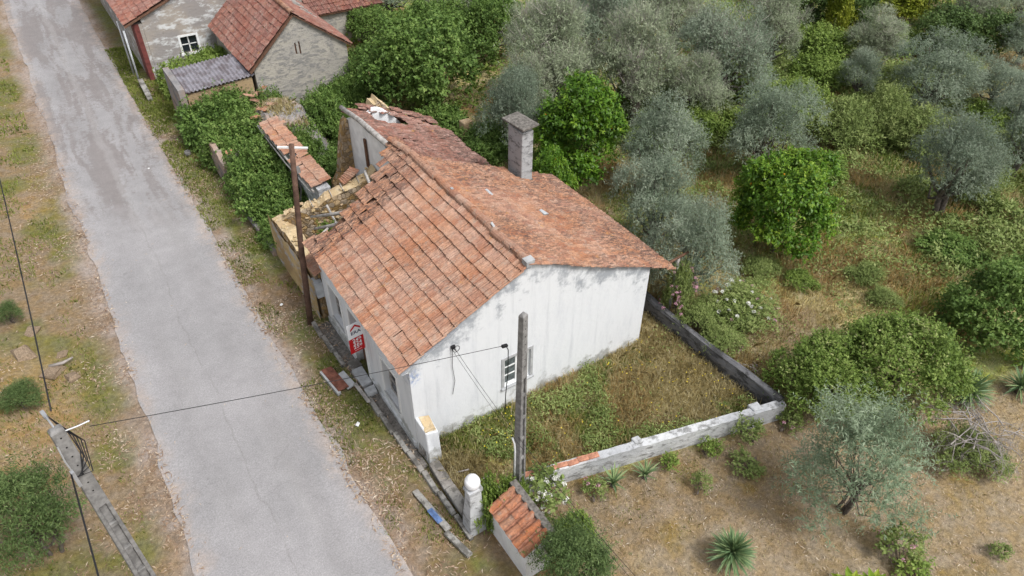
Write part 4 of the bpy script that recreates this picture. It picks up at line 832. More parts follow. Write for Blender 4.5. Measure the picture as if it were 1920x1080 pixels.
wob('masonry', Vw, Fw, M['whitewash'], gw)
bk = MB().box(-.13, .13, -.07, .07, 0, .045, jit=.004); bme = me_np('brick', np.concatenate(bk.V), bk.F, M['brick'])
a_ = math.atan2(d_.y, d_.x)
for i in range(24):
    t = .35 + i * .272
    if r.random() < (.08 if i < 10 else 1.1) and i > 4: continue
    p = O + d_ * t + nrm * (.12 + r.normal(0, .012)); o = ob('brick', bme, gw, loc=Vector((p.x, p.y, .556)) - rootloc(gw)); o.rotation_euler = (r.normal(0, .03), r.normal(0, .03), a_ + r.normal(0, .05)); o.scale = (1, r.uniform(.8, 1.1), r.uniform(.6, 1.1))
for (t, s) in ((4.0, .10), (7.4, .13)):
    p = O + d_ * t + nrm * .22; bevel(MB().box(-s, s, -s, s, -.1, .60, Matrix.Translation(p) @ Matrix.Rotation(a_, 4, 'Z'), jit=.015, seed=int(t)).ob('pier', M['whitewash'], gw), .02)
bw = empty('dark_retaining_wall', (8.3, -1, 0), 'dark mould blackened low wall at the back of the yard', 'wall')
rubble_wall(bw, [(8.52, -4.15), (8.42, -2), (8.40, .5), (8.42, 3.0)], .2, [.62, .60, .62, .6], 81, M['dark_wall'], step=.9)
# tiled meter housing
mh = empty('meter_housing', (.62, -3.5, 0), 'small white meter housing with an orange clay tile roof', 'meter housing')
mx0, mx1, my0, my1 = .34, 1.02, -4.35, -2.92
wall('front_wall', 'y', mx0, mx0 + .1, my0, my1, lambda s: .92, [(-3.98, -3.74, .55, .62)], M['white_wall'], mh, step=.5); wall('back_wall', 'y', mx1 - .1, mx1, my0, my1, lambda s: 1.24, [], M['white_wall'], mh)
for y in (my0, my1 - .1): wall('end_wall', 'x', y, y + .1, mx0 + .101, mx1 - .101, lambda s: .92 + (s - mx0) * .44, [], M['white_wall'], mh)
bevel(MB().box(mx1 - .14, mx1 + .03, my0 - .04, my1 + .06, 1.25, 1.34).ob('coping', M['cement_lichen'], mh), .01)
MB().box(mx0 + .03, mx0 + .05, -3.98, -3.74, .54, .63).ob('slot', M['dark'], mh); MB().box(mx0 - .012, mx0 - .001, -4.2, -3.62, .15, .70).ob('meter_door', M['white_paint'], mh)
CT = half_tile('clay_tile', M['tile_new'], .40, .095, .85, 8)
sv = Vector((1, 0, .46)).normalized()
for i in range(6):
    for j in range(2):
        p = Vector((mx0 - .09, my1 + .02 - .125 - i * .245, .96)) + sv * (j * .34) + Vector((0, 0, .02 + .012 * j))
        o = ob('clay_tile', CT, mh); zx = Vector((0, -1, 0)).cross(sv)
        o.matrix_local = Matrix.Translation(p - rootloc(mh)) @ Matrix((Vector((0, -1, 0)), sv, zx)).transposed().to_4x4()
        if i < 5:   # channel tile between the caps
            p2 = p + Vector((0, -.122, -.01)); o = ob('clay_tile', CT, mh)
            o.matrix_local = Matrix.Translation(p2 - rootloc(mh)) @ Matrix((Vector((0, 1, 0)), sv, -zx)).transposed().to_4x4()
    ds = MB().lathe([(.07, 0), (.07, .02), (0, .022)], (mx1 - .19, my1 + .02 - .125 - i * .245, 1.275), 12)
    if i < 4: ds.ob('round_stop', M['brick'], mh)
deck('bed', [(mx0 - .07, my0, .955), (mx1 - .14, my0, 1.25), (mx1 - .14, my1, 1.25), (mx0 - .07, my1, .955)], M['brick'], mh, .03)
# pergola at the back corner
pg = empty('rose_pergola', (8.6, .6, 0), 'rough timber pergola post and beam by the rear eave', 'pergola')
MB().tube([(8.75, .35, 0), (8.78, .36, 1.2), (8.74, .34, 2.28)], .05, 7).ob('post', M['old_wood'], pg, True); MB().tube([(8.0, .28, 2.26), (9.1, .33, 2.33)], .04, 6).ob('beam', M['brown_wood'], pg, True)
for (x, y, s, i) in ((-7.3, 7.8, .28, 1), (-6.9, 7.4, .2, 2), (-7.0, 8.5, .16, 3), (-7.6, 9.9, .22, 4), (-7.9, 8.9, .3, 5), (-5.9, 2.4, .12, 6)):
    o = ob('rock', STONES[i % 5].copy(), None, 'weathered brown rock half buried in the leaf strewn bank', 'rock', 'rocks on the bank', loc=(x, y, float(height(x, y)) + s * .1)); o.data.materials[0] = M['rock']; o.scale = (s, s * .8, s * .7); o.rotation_euler = (.1, .2, i)
MB().tube([(-7.35, 8.0, .16), (-7.0, 7.9, .2), (-6.75, 8.05, .15)], [.05, .045, .03], 6).ob('dry_branch', M['dead_twig'], None, True, label='bleached broken branch lying among the bank rocks', cat='branch')
# ------------------------------------------------------------------ foliage builders
def unit(v): return v / np.maximum(np.linalg.norm(v, axis=1, keepdims=True), 1e-9)
def leaf_quads(P, A, N, L, W, fold=.12):
    S = unit(np.cross(A, N)); NN = np.cross(S, A); L = np.broadcast_to(L, (len(P),))[:, None]; W = np.broadcast_to(W, (len(P),))[:, None]
    m = P + A * L * .45 + NN * W * fold; V = np.stack([P, m + S * W / 2, P + A * L - NN * L * .10, m - S * W / 2], 1).reshape(-1, 3)
    return V, np.arange(len(P) * 4).reshape(-1, 4)
def sprigs(rng, C, R, n, m, S, L, W, up=.35, centre=None, inner=.55, spread=.9, droop=0., jitter=.25):
    C = np.asarray(C, float); R = np.asarray(R, float); R3 = R if R.ndim == 2 else np.stack([R] * 3, 1); Rm = R3.mean(1)
    ci = rng.choice(len(C), n, p=Rm ** 2 / (Rm ** 2).sum()); D = unit(rng.normal(size=(n, 3)))
    if centre is not None:
        out = unit(C[ci] - centre + 1e-3); f = (D * out).sum(1) < -.35; D[f] = -D[f]
    D[:, 2] = np.where(D[:, 2] < -.45, -D[:, 2], D[:, 2])
    P = C[ci] + D * R3[ci] * (inner + (1 - inner) * rng.random((n, 1)) ** .5)
    A = unit(D * .9 + np.array([0, 0, up]) + rng.normal(0, .4, (n, 3)))
    Sl = S * rng.uniform(.6, 1.3, n)
    t = (np.arange(m) + .5) / m; PP = P[:, None, :] + A[:, None, :] * (Sl[:, None] * t[None, :])[:, :, None]
    PP[:, :, 2] -= droop * (Sl[:, None] * t[None, :]) ** 2
    rad = unit(np.cross(np.repeat(A, m, 0), rng.normal(size=(n * m, 3)))); AA = np.repeat(A, m, 0)
    LA = unit(AA * .55 + rad * spread + np.array([0, 0, -droop * .5])); NN = unit(np.array([0, 0, 1.]) + rng.normal(0, .45, (n * m, 3)) + np.repeat(D, m, 0) * .5)
    l = L * rng.uniform(.45, 1.45, n * m); V, F = leaf_quads(PP.reshape(-1, 3), LA, NN, l, l * W / L)
    cr = rng.random(len(C)); sr = rng.random(n)
    rn = np.clip(.5 + (cr[ci] - .5) * .5 + (sr - .5) * .45, 0, 1)
    rn = np.clip(np.repeat(rn, m) + rng.normal(0, jitter * .5, n * m), 0, 1)
    return V, F, rn
def merge(parts):
    V = []; F = []; r = []; o = 0
    for v, f, q in parts: V.append(v); F.append(f + o); r.append(q); o += len(v)
    return np.concatenate(V), np.concatenate(F), np.concatenate(r)
def clumps(rng, r, h, n, z0=.55, zr=.42, cr=(.28, .42), shell=(.5, .8), flat=1.):
    D = unit(rng.normal(size=(n, 3))); D[:, 2] = np.where(D[:, 2] < -.75, -D[:, 2], D[:, 2]); s = rng.uniform(*shell, (n, 1))
    C = D * s * np.array([r, r, h * zr]) + np.array([0, 0, h * z0]); R = rng.uniform(*cr, n) * r
    return C, np.stack([R, R, R * flat], 1)
def limbs(rng, C, h, r0=.10, fork=.28, n=9, lean=.1, multi=1):
    m = MB()
    for q in range(multi):
        a = rng.uniform(0, 6.28); b = np.array([math.cos(a), math.sin(a), 0]) * (.12 * (multi > 1)); f = np.array([rng.normal(0, lean) + b[0] * 2, rng.normal(0, lean) + b[1] * 2, h * fork])
        m.tube([b + (0, 0, -.12), b * 1.1 + (0, 0, .05), (b + f) / 2 + rng.normal(0, .03, 3), f], [r0 * 1.35, r0 * 1.1, r0 * .95, r0 * .8], 8)
        for i in rng.choice(len(C), min(n, len(C)), replace=False):
            e = C[i]; k = (f + e) / 2 + rng.normal(0, .08, 3) * h * .4 - np.array([0, 0, .05 * h]); m.tube([f, (f + k) / 2 + rng.normal(0, .02, 3), k, e], [r0 * .6, r0 * .45, r0 * .34, r0 * .12], 5, False)
    return me_np('trunk', np.concatenate(m.V), m.F, M['bark'], smooth=True)
def twig_tris(rng, C, R, n, L, w, up=.5):
    C = np.asarray(C); Rm = np.asarray(R).reshape(len(C), -1).mean(1); ci = rng.choice(len(C), n); D = unit(rng.normal(size=(n, 3))); D[:, 2] = np.abs(D[:, 2]) * .7 + .1
    P = C[ci] + D * (Rm[ci] * rng.uniform(.2, .95, n))[:, None]; A = unit(D + np.array([0, 0, up]) + rng.normal(0, .45, (n, 3))); l = L * rng.uniform(.5, 1.4, n)[:, None]
    S = unit(np.cross(A, rng.normal(size=(n, 3)))) * w; Md = P + A * l * .55 + rng.normal(0, .035, (n, 3)); T = P + A * l + rng.normal(0, .06, (n, 3))
    S2 = np.cross(A, S)
    V = np.stack([P - S, P + S, Md + S * .6, Md - S * .6, T, P + S2, Md + S2 * .6], 1).reshape(-1, 3)
    b = np.arange(n)[:, None] * 7
    F = np.concatenate([b + np.array([0, 1, 2]), b + np.array([0, 2, 3]), b + np.array([3, 2, 4]), b + np.array([0, 5, 6]), b + np.array([3, 6, 4])])
    return V, F
def crown_mesh(name, parts, mat):
    V, F, r = merge(parts); return me_np(name, V, F, mat, {'rnd': r})
PROTO = {}
def proto(key, r, h, meshes): PROTO[key] = (r, h, meshes)
def place(key, name, x, y, h, r, label, cat, group=None, rot=None, z=None, sq=1.):
    pr_, ph_, meshes = PROTO[key]; e = empty(name, (x, y, float(height(x, y)) if z is None else z), label, cat, group)
    e.rotation_euler = (0, 0, rot if rot is not None else (x * 7.3 + y * 3.1) % 6.28); e.scale = (r / pr_, r / pr_ * sq, h / ph_)
    for nm, me in meshes: ob(nm, me, e)
    return e
# --- prototypes
def olive(seed, mat, n=3000, dry=0):
    g = np.random.default_rng(seed); r, h = 1.7, 3.7; C, R = clumps(g, r, h, 40, .55, .44, (.13, .34), (.35, .98))
    C = np.concatenate([C, [[0, 0, h * .55]]]); R = np.concatenate([R, [[.8, .8, 1.0]]]); ms = [('trunk', limbs(g, C, h, .13, .25, 10, multi=2))]
    nn = int(n * (1 - dry * .35)); ms.append(('crown', crown_mesh('crown', [sprigs(g, C, R, nn, 8, .46, .11, .024, .6, np.array([0, 0, h * .45]), .45, .75, .35)], M[mat])))
    if dry: V, F = twig_tris(g, C, R * 1.15, int(2600 * dry), .62, .008, .8); ms.append(('twigs', me_np('twigs', V, F, M['grey_twig'])))
    return r, h, ms
proto('olive0', *olive(1, 'olive')); proto('olive1', *olive(2, 'olive')); proto('olive2', *olive(3, 'olive_dark'))
proto('grey0', *olive(4, 'olive_dry', 4200, .45)); proto('grey1', *olive(5, 'olive_dry', 4000, .6)); proto('grey2', *olive(6, 'olive', 3600, .35))
def broad(seed, mat, r, h, nc, n, m, S, L, W, z0=.52, zr=.46, cr=(.24, .36), shell=(.55, .8), trunk=.09, up=.25, droop=0, fruit=0, flat=1., spread=.9, multi=1, box=0):
    g = np.random.default_rng(seed); C, R = clumps(g, r, h, nc, z0, zr, cr, shell, flat)
    if box: C[:, :2] = np.sign(C[:, :2]) * np.abs(C[:, :2]) ** .8 * r ** .2
    C = np.concatenate([C, [[0, 0, h * z0]]]); R = np.concatenate([R, [[r * .55, r * .55, h * .32]]])
    ms = [('trunk', limbs(g, C, h, trunk, .22, 8, multi=multi)), ('crown', crown_mesh('crown', [sprigs(g, C, R, n, m, S, L, W, up, np.array([0, 0, h * z0 * .8]), .5, spread, droop), sprigs(g, C, R, int(n * .07), m * 2, S * 2.3, L, W, up + .5, np.array([0, 0, h * z0 * .8]), .85, spread, .3)], M[mat]))]
    if fruit:
        ic = MB().lathe([(.0, -.04), (.028, -.028), (.04, 0), (.028, .028), (0, .04)], (0, 0, 0), 8); fme = me_np('fruit', np.concatenate(ic.V), ic.F, M['orange_fruit'], smooth=True); ms.append(('fruit', (fme, C, R, fruit)))
    return r, h, ms
proto('orange', *broad(11, 'orange_leaf', 1.6, 3.9, 46, 4300, 6, .20, .125, .062, .50, .47, (.17, .36), (.5, .95), droop=.3, fruit=26, box=1))
proto('orange_b', *broad(12, 'orange_leaf', 1.6, 3.9, 40, 3900, 6, .20, .125, .062, .52, .46, (.22, .34), (.55, .85), droop=.3, fruit=10))
proto('green', *broad(13, 'bramble', 2.6, 4.2, 60, 3600, 6, .26, .13, .085, .46, .46, (.16, .28), (.5, .9), multi=3))
proto('greenlight', *broad(14, 'bramble_light', 1.6, 2.8, 34, 2200, 6, .24, .12, .07, .48, .46, (.18, .32), (.5, .85), multi=2))
proto('dark', *broad(15, 'dark_leaf', 1.7, 3.2, 36, 2200, 6, .24, .12, .07, .5, .46, (.2, .34), (.5, .85)))
proto('yellow', *broad(16, 'yellow_leaf', 1.2, 2.6, 24, 1500, 6, .22, .12, .07, .52, .45, (.22, .36), (.5, .85)))
proto('shrub', *broad(17, 'shrub_leaf', 1.4, 1.9, 34, 2100, 6, .26, .085, .036, .42, .46, (.2, .34), (.45, .85), .04, .5, multi=3))
proto('shrub2', *broad(18, 'bramble_light', 1.4, 1.6, 34, 2000, 6, .24, .10, .06, .36, .46, (.18, .32), (.45, .9), .04, .3, multi=3))
proto('hedge', *broad(19, 'hedge_leaf', 1.9, 2.9, 70, 4600, 6, .26, .085, .05, .42, .5, (.15, .26), (.6, .92), .06, .4, multi=4))
proto('hedge2', *broad(20, 'bramble', 1.6, 2.9, 46, 2800, 6, .24, .10, .06, .42, .5, (.18, .3), (.55, .9), .06, .35, multi=3))
proto('mound', *broad(21, 'bramble', 1.7, 1.7, 60, 3400, 6, .24, .105, .07, .34, .52, (.16, .28), (.4, .95), .03, .3, multi=3))
proto('mound_light', *broad(22, 'bramble_light', 1.7, 1.5, 50, 2600, 6, .24, .105, .07, .34, .52, (.16, .28), (.4, .95), .03, .3, multi=3))
proto('small', *broad(23, 'shrub_leaf', .3, .6, 12, 130, 6, .13, .055, .03, .5, .42, (.3, .45), (.4, .8), .015, .4, multi=2))
proto('small_lime', *broad(24, 'bramble_light', .3, .6, 12, 130, 6, .13, .06, .036, .5, .42, (.3, .45), (.4, .8), .015, .4, multi=2))
proto('acacia', *broad(25, 'acacia_leaf', 1.1, 2.4, 34, 2000, 8, .34, .075, .022, .5, .46, (.2, .34), (.45, .85), .05, .5, multi=3, spread=1.1))
proto('feather', *broad(26, 'feather', 1.7, 4.2, 40, 1750, 9, .46, .11, .024, .46, .48, (.13, .24), (.4, .98), .045, .6, multi=4))
# --- placement
GO = 'citrus trees'; GD = 'half bare grey olives in the thicket'; GV = 'silver olive trees in the grove'; GS = 'grove shrubs'
ANCH = {'dense orange tree in the grass': (14.2, .5), 'round silvery olive': (17.2, 4.4), 'spreading silver olive': (20.5, -1), 'small olive in the clearing': (26.3, 6.8), 'broad silver olive': (27.2, 4), 'tall grove edge olive': (25.5, -1.1), 'gnarled grey olive': (29.9, 8.8), 'large orange tree behind the chimney': (10.9, 7.7), 'creeper covered tree': (9.4, 17), 'low tiled shed': (9.2, 26), 'stone outhouse': (4.8, 22), 'yellow green trees': (33, 12.3)}
def near(x, y):
    d = sorted((math.hypot(x - p[0], y - p[1]), n) for n, p in ANCH.items()); return ('beside the ' if d[0][0] < 3.2 else 'beyond the ' if d[0][0] > 6 else 'near the ') + d[0][1]
def size(r, a, b): return 'small' if r < a else 'large' if r > b else 'medium sized'
def tree(key, name, x, y, h, r, label, group=None, cat='tree', **k):
    """a tree or bush; fruits become parts of their own"""
    pr_, ph_, meshes = PROTO[key]; e = empty(name, (x, y, float(height(x, y)) - .03), label, cat, group); e.rotation_euler = (0, 0, (x * 7.3 + y * 3.1) % 6.28); r *= .80 if key[:4] in ('oliv', 'grey') else .87; h *= .95; e.scale = (r / pr_, r / pr_, h / ph_)
    for nm, me in meshes:
        if nm == 'fruit':
            fme, C, R, n = me; g = np.random.default_rng(int(x * 10))
            for i in range(n):
                c = g.integers(0, len(C) - 1); d = unit(g.normal(size=(1, 3)))[0]; ob('orange', fme, e, loc=C[c] + d * R[c] * .98)
        else: ob(nm, me, e)
    return e
tree('orange', 'orange_tree', 13.8, .72, 4.05, 1.6, 'dense bright green orange tree with fruit in the open grass', GO)
tree('orange_b', 'orange_tree', 10.9, 7.7, 4.6, 1.95, 'large glossy orange tree behind the chimney', GO)
tree('orange_b', 'orange_tree', 8.75, 6.6, 3.0, 1.0, 'small glossy citrus just behind the rear eave at the chimney', GO)
OL = [('olive1', 17.21, 4.4, 3.9, 1.95, 'round silvery olive tree directly behind the orange tree in the grass'),
      ('olive0', 12.7, 5.5, 3.95, 1.75, 'dark silvery olive between the large orange tree and the round olive'),
      ('olive0', 10.15, 2.75, 3.75, 1.65, 'silvery olive leaning against the rear roof slope'), ('olive1', 9.55, .75, 3.35, 1.5, 'silvery olive brushing the corner of the rear eave'),
      ('olive2', 20.5, -1.0, 3.9, 1.85, 'spreading silver olive above the low bramble patch'), ('olive0', 26.3, 6.8, 2.3, 1.1, 'small round olive in the middle of the grove clearing'),
      ('olive1', 27.2, 4.0, 3.6, 2.2, 'broad silver olive beside the grove clearing'), ('olive0', 25.5, -1.1, 3.8, 1.8, 'tall silver olive at the grove edge beyond the spreading one')]
for k_, x, y, h, r, l in OL: tree(k_, 'olive_tree', x, y, h, r, l, GV)
for k_, x, y, h, r, l in [('olive1', 30.7, 2.7, 2.3, 1.6, 'low silver olive just beyond the broad silver olive'), ('olive2', 36.6, 4.8, 2.6, 1.8, 'dark silver olive at the far end of the grove'), ('olive2', 29.2, 1.0, 2.6, 1.4, 'dark silver olive between the tall edge olive and the low one')]: tree(k_, 'olive_tree', x, y, h, r, l, GV)
tree('olive2', 'olive_tree', 9.95, 10.7, 3.9, 1.55, 'dark low olive behind the step in the rear roof', GV)
for k_, x, y, h, r in [('grey0', 13.6, 13.2, 5.2, 2.5), ('grey1', 15.9, 10.5, 5.1, 2.2), ('grey2', 20.2, 9.8, 4.6, 2.4), ('grey1', 25.2, 11.2, 4.3, 1.9), ('grey0', 18.0, 9.0, 3.2, 1.6), ('grey0', 14.9, 22.5, 3.8, 2.7),
                       ('grey2', 12.4, 27, 3.4, 2.0), ('grey1', 38, 8.6, 3.4, 2.0), ('grey0', 41.5, 7.9, 3.2, 1.9), ('grey2', 18.5, 16.5, 4.2, 2.4), ('grey1', 22.6, 15.2, 4.0, 2.2), ('grey0', 11.5, 11.8, 3.6, 1.5)]:
    tree(k_, 'grey_olive_tree', x, y, h, r, size(r, 1.8, 2.3) + (' grey half bare olive ' if k_ != 'grey2' else ' pale green thinning olive ') + near(x, y), GD)
tree('grey1', 'grey_olive_tree', 29.9, 8.8, 2.9, 1.7, 'gnarled grey olive with bare forked trunk in the grove')
for k_, x, y, h, r, l in [('green', 9.4, 17.0, 4.6, 3.1, 'large dark green creeper covered tree behind the ruined roof'), ('green', 7.7, 20.0, 2.4, 1.5, 'creeper covered bush against the outhouse gable'), ('greenlight', 8.9, 16.2, 2.9, .95, 'bright green sapling in front of the creeper covered tree'),
                          ('green', 10.4, 25.0, 2.2, 1.5, 'leafy bush beside the low tiled shed'), ('green', 14.4, 19.3, 3.8, 1.9, 'tall green bush between creeper tree and grey olives'), ('green', 12.0, 20.5, 3.6, 2.2, 'tangled green bush behind the creeper covered tree')]: tree(k_, 'creeper_tree', x, y, h, r, l)
for x, y, h, r in [(36.8, 11.6, 1.9, 1.4), (30.6, 11.4, 3.5, .9), (33.2, 13.4, 3.0, 1.0)]: tree('yellow', 'yellow_tree', x, y, h, r, 'yellow green young tree at the top of the grove', 'yellow green trees')
for x, y, h, r in [(30.2, 14, 3.5, 2.0), (32, 11.4, 3.0, 1.0), (34.3, 7.8, 2.6, 1.6), (36.5, 6.5, 2.3, 1.5), (21.5, 20.2, 3.4, 2.2), (25.7, 19.6, 3.0, 1.8), (33.5, 17, 3.4, 2.2), (40, 12, 3.4, 2.0), (40, 4.5, 2.6, 1.6)]:
    tree('dark', 'dark_tree', x, y, h, r, size(r, 1.6, 2.1) + ' dark green tree ' + near(x, y), 'dark trees at the back')
SH = [('shrub', 23.9, 4.0, 2.3, 1.3), ('shrub2', 28.3, 11.1, 1.8, 2.0), ('shrub', 22.0, 4.5, 2.0, 1.6), ('shrub', 24.4, 2.4, 1.8, 1.7), ('shrub2', 22.8, 7.4, 1.7, 1.5), ('shrub', 23.3, 11.5, 1.9, 1.5), ('shrub2', 26.4, 8.9, 1.4, 1.6), ('shrub', 25.3, 1.1, 1.7, 1.1), ('shrub2', 20.6, 6.4, 1.5, 1.4),
      ('shrub2', 19.0, 6.6, 1.6, 1.3), ('shrub', 28.9, 6.1, 1.5, 1.2), ('shrub', 31.5, 5.0, 1.6, 1.5), ('shrub2', 33, 9.6, 1.5, 1.6), ('shrub', 22.6, -1.2, 1.5, 1.2), ('shrub2', 17.2, 7.9, 1.5, 1.3), ('shrub', 27.4, -.4, 1.4, 1.3), ('shrub2', 25.2, 13.6, 1.7, 1.9), ('shrub2', 15.0, 8.0, 1.3, 1.2), ('shrub2', 19.3, 3.2, 1.0, 1.2), ('shrub2', 22.4, 9.6, 1.5, 1.4), ('shrub2', 28.6, 1.6, 1.3, 1.3), ('shrub2', 17.6, 11.6, 1.8, 1.5), ('shrub2', 12.6, 10.0, 1.6, 1.4)]
for k_, x, y, h, r in SH: tree(k_, 'grove_shrub', x, y, h, r, size(r, 1.25, 1.55) + (' dull green' if k_ == 'shrub' else ' bright leafy') + ' shrub growing ' + near(x, y), GS, 'shrub')
for k_, x, y, h, r in [('shrub', 12.3, .0, .75, .75), ('shrub', 15.2, -1.9, .6, .7), ('shrub2', 13.2, -1.0, .45, .6), ('shrub', 11.8, 2.6, .8, .6), ('shrub', 14.6, -3.0, .55, .6)]: tree(k_, 'low_shrub', x, y, h, r, ('grey green' if k_ == 'shrub' else 'yellow green') + ' low bush in dry grass ' + ('behind the rear eave olive' if y > 2 else 'below the orange tree trunk' if x < 12.5 else 'towards the big hedge' if y < -2.5 else 'between orange tree and rounded bush' if x > 15 else 'between orange tree and white rose'), 'low bushes in the dry grass', 'shrub')
tree('hedge', 'hedge_bush', 9.75, -4.3, 2.0, 1.5, 'big dense hedge bush at the end of the white garden wall', 'hedge bushes', 'hedge')
tree('hedge', 'hedge_bush', 11.65, -5.15, 2.5, 1.85, 'largest hedge bush between the garden wall end and the dead branches', 'hedge bushes', 'hedge')
tree('hedge2', 'hedge_bush', 15.85, -5.6, 2.85, 1.6, 'dark rounded bush standing beyond the big hedge', None, 'shrub'); tree('hedge2', 'hedge_bush', 18.8, -5.1, 2.0, .95, 'dark bush behind the rounded one at the field edge', None, 'shrub')
tree('shrub', 'wall_top_shrub', 8.95, -.6, .9, .7, 'scrubby bush overhanging the dark retaining wall', None, 'shrub')
tree('mound', 'bramble_patch', 18.7, -2.6, .55, 1.15, 'low green bramble patch in the dry grass under the spreading olive', None, 'bramble')
tree('feather', 'young_tree', 7.5, -6.95, 3.9, 1.62, 'airy grey green young tree on the bare brown soil', None)
for x, y, h, r, l in [(.7, 19.2, 2.0, 1.9, 'bramble mass beside the ochre lean to'), (.85, 17.0, 2.0, 1.85, 'bramble mass between the broken grey corner and the rubble heap'), (.75, 13.8, 2.0, 1.55, 'bramble mass behind the broken grey wall corner'), (.6, 11.9, 1.6, 1.45, 'bramble mass next to the tiled boundary wall'), (.45, 10.5, 1.0, 1.1, 'low brambles at the foot of the ochre ruin')]: tree('mound', 'bramble_bush', x, y, h, r, l, 'brambles in the ruins', 'bramble')
for x, y, h, r, l in [(.9, 24.2, 1.7, 1.8, 'light green bramble filling the yard before the grey roadside house'), (2.6, 25.0, 1.6, 1.4, 'light green bramble beneath the white far window')]: tree('mound_light', 'bramble_bush', x, y, h, r, l, 'yard brambles', 'bramble')
for x, y, h, r, l in [(4.2, 17.0, 2.0, 1.5, 'green bush behind the heap of collapsed roof'), (2.6, 18.6, 1.9, 1.0, 'green bush on the far side of the collapsed roof heap'), (2.7, 15.0, 1.6, .9, 'bramble spilling over the near side of the collapsed roof heap'), (6.0, 18.8, 1.6, 1.2, 'green bush at the foot of the outhouse gable'), (3.6, 13.4, 1.1, 1.3, 'tangled weeds in the roofless yard before the white spine wall'), (2.8, 11.2, .8, .8, 'weedy growth between tiled wall and white spine wall'), (8.3, 14.3, 1.3, 1.6, 'brambles round the lone stone pillar'), (9.2, 11.6, 1.2, 1.4, 'brambles behind the far sagging roof'), (5.6, 15.6, 1.5, 1.4, 'brambles behind the crumbled stone stack')]: tree('mound', 'bramble_bush', x, y, h, r, l, 'brambles in the ruins', 'bramble')
tree('greenlight', 'fig_sapling', 1.0, 7.5, 2.1, .85, 'leafy sapling growing inside the roofless ochre room', None, 'sapling')
tree('acacia', 'acacia_bush', -8.0, 1.75, 3.0, 1.05, 'large feathery dark green bush under the cable pole', None, 'shrub')
tree('acacia', 'bank_bush', -8.1, 6.7, .8, .6, 'squat green bush on the bank beside the brown rocks', None, 'shrub'); tree('acacia', 'bank_bush', -8.0, 10.6, .8, .4, 'small round dark bush alone on the dry bank', None, 'shrub'); tree('acacia', 'bank_bush', -8.9, 12.5, .7, .5, 'green tuft bush high on the dry bank', None, 'shrub')
tree('acacia', 'wall_bush', .95, -5.05, 2.2, .95, 'dark leafy bush crowding the meter housing', None, 'shrub'); tree('greenlight', 'wall_bush', 1.6, -4.35, 1.25, .6, 'lighter green bush between the meter housing and the hydrangea', None, 'shrub'); tree('mound_light', 'ivy', .62, -2.72, 1.35, .62, 'bright ivy between gate post and concrete pole', None, 'ivy'); tree('mound_light', 'ivy', 1.02, -2.8, 1.3, .42, 'ivy tuft at the foot of the bare concrete pole', None, 'ivy')
hyd = tree('small', 'hydrangea', 1.75, -3.0, 1.1, .68, 'white flowering hydrangea beside the bare concrete pole', None, 'shrub')
fl = []; g = np.random.default_rng(5)
def bloom(n, rad, g, leaf=.05):
    D = unit(g.normal(size=(n, 3))); D[:, 2] = np.abs(D[:, 2]); V, F = leaf_quads(D * rad * .7, unit(D + g.normal(0, .6, (n, 3))), D, leaf, leaf * .9); return V, F
V, F = bloom(50, .05, g, .034); BL = me_np('bloom', V, F, M['white_flower']); V, F = bloom(30, .045, g, .034); BP = me_np('bloom', V, F, M['pink_flower'])
def blooms(par, me, n, r, h, seed, z0=.35):
    g = np.random.default_rng(seed); s = par.scale
    for i in range(n):
        d = unit(g.normal(size=(1, 3)))[0]; d[2] = abs(d[2]); p = np.array([d[0] * r, d[1] * r, h * z0 + d[2] * h * (1 - z0)]) * g.uniform(.85, 1.05)
        o = ob('bloom', me, par, loc=(p[0] / s[0], p[1] / s[1], p[2] / s[2])); q = g.uniform(.7, 1.25); o.scale = (q / s[0], q / s[1], q / s[2]); o.rotation_euler = (0, 0, g.uniform(0, 6))
blooms(hyd, BL, 34, .52, 1.0, 6)
ro = tree('shrub', 'rose_bush', 8.85, .15, 2.1, .6, 'climbing rose with pink blooms on the timber pergola', None, 'rose'); blooms(ro, BP, 46, .58, 1.9, 7, .25)
ro = tree('shrub', 'rose_bush', 10.5, -.9, .95, 1.35, 'white and pink flowering rose sprawling behind the dark retaining wall', None, 'rose'); blooms(ro, BL, 26, 1.0, 1.0, 8, .3); blooms(ro, BP, 24, 1.05, .9, 18, .2)
ro = tree('shrub', 'rose_bush', 8.95, -1.7, .75, .75, 'low rose with few pale blooms at the retaining wall top', None, 'rose'); blooms(ro, BP, 9, .5, .5, 9, .3)
for i, (x, y, h, r, l) in enumerate([(7.22, -4.25, .75, .42, 'rounded rose bush near the far end of the garden wall'), (6.1, -4.05, .5, .28, 'small pale shrub second along the garden wall'), (4.97, -3.8, .5, .25, 'small sparse shrub at the middle of the garden wall'), (5.17, -4.7, .6, .26, 'lone green shrub on the bare soil away from the wall'), (6.5, -4.9, .4, .45, 'straggly low shrub on bare soil below the rounded rose bush'), (8.5, -4.55, .5, .36, 'little shrub at the foot of the hedge'), (2.95, -3.4, .5, .3, 'small flowering shrub near the hydrangea'), (7.6, -8.3, .9, .5, 'thin straggly rose below the young tree'), (9.5, -9.6, .4, .25, 'tiny green seedling on the pale dry soil'), (7.4, -8.85, .5, .4, 'yellowish low shrub on the dry soil')]):
    o = tree('small_lime' if i in (1, 2, 9) else 'small', 'garden_shrub', x, y, h, r, l, 'garden shrubs', 'shrub')
    if i in (5, 6, 7): blooms(o, BP, 4, r, h, 30 + i, .6)
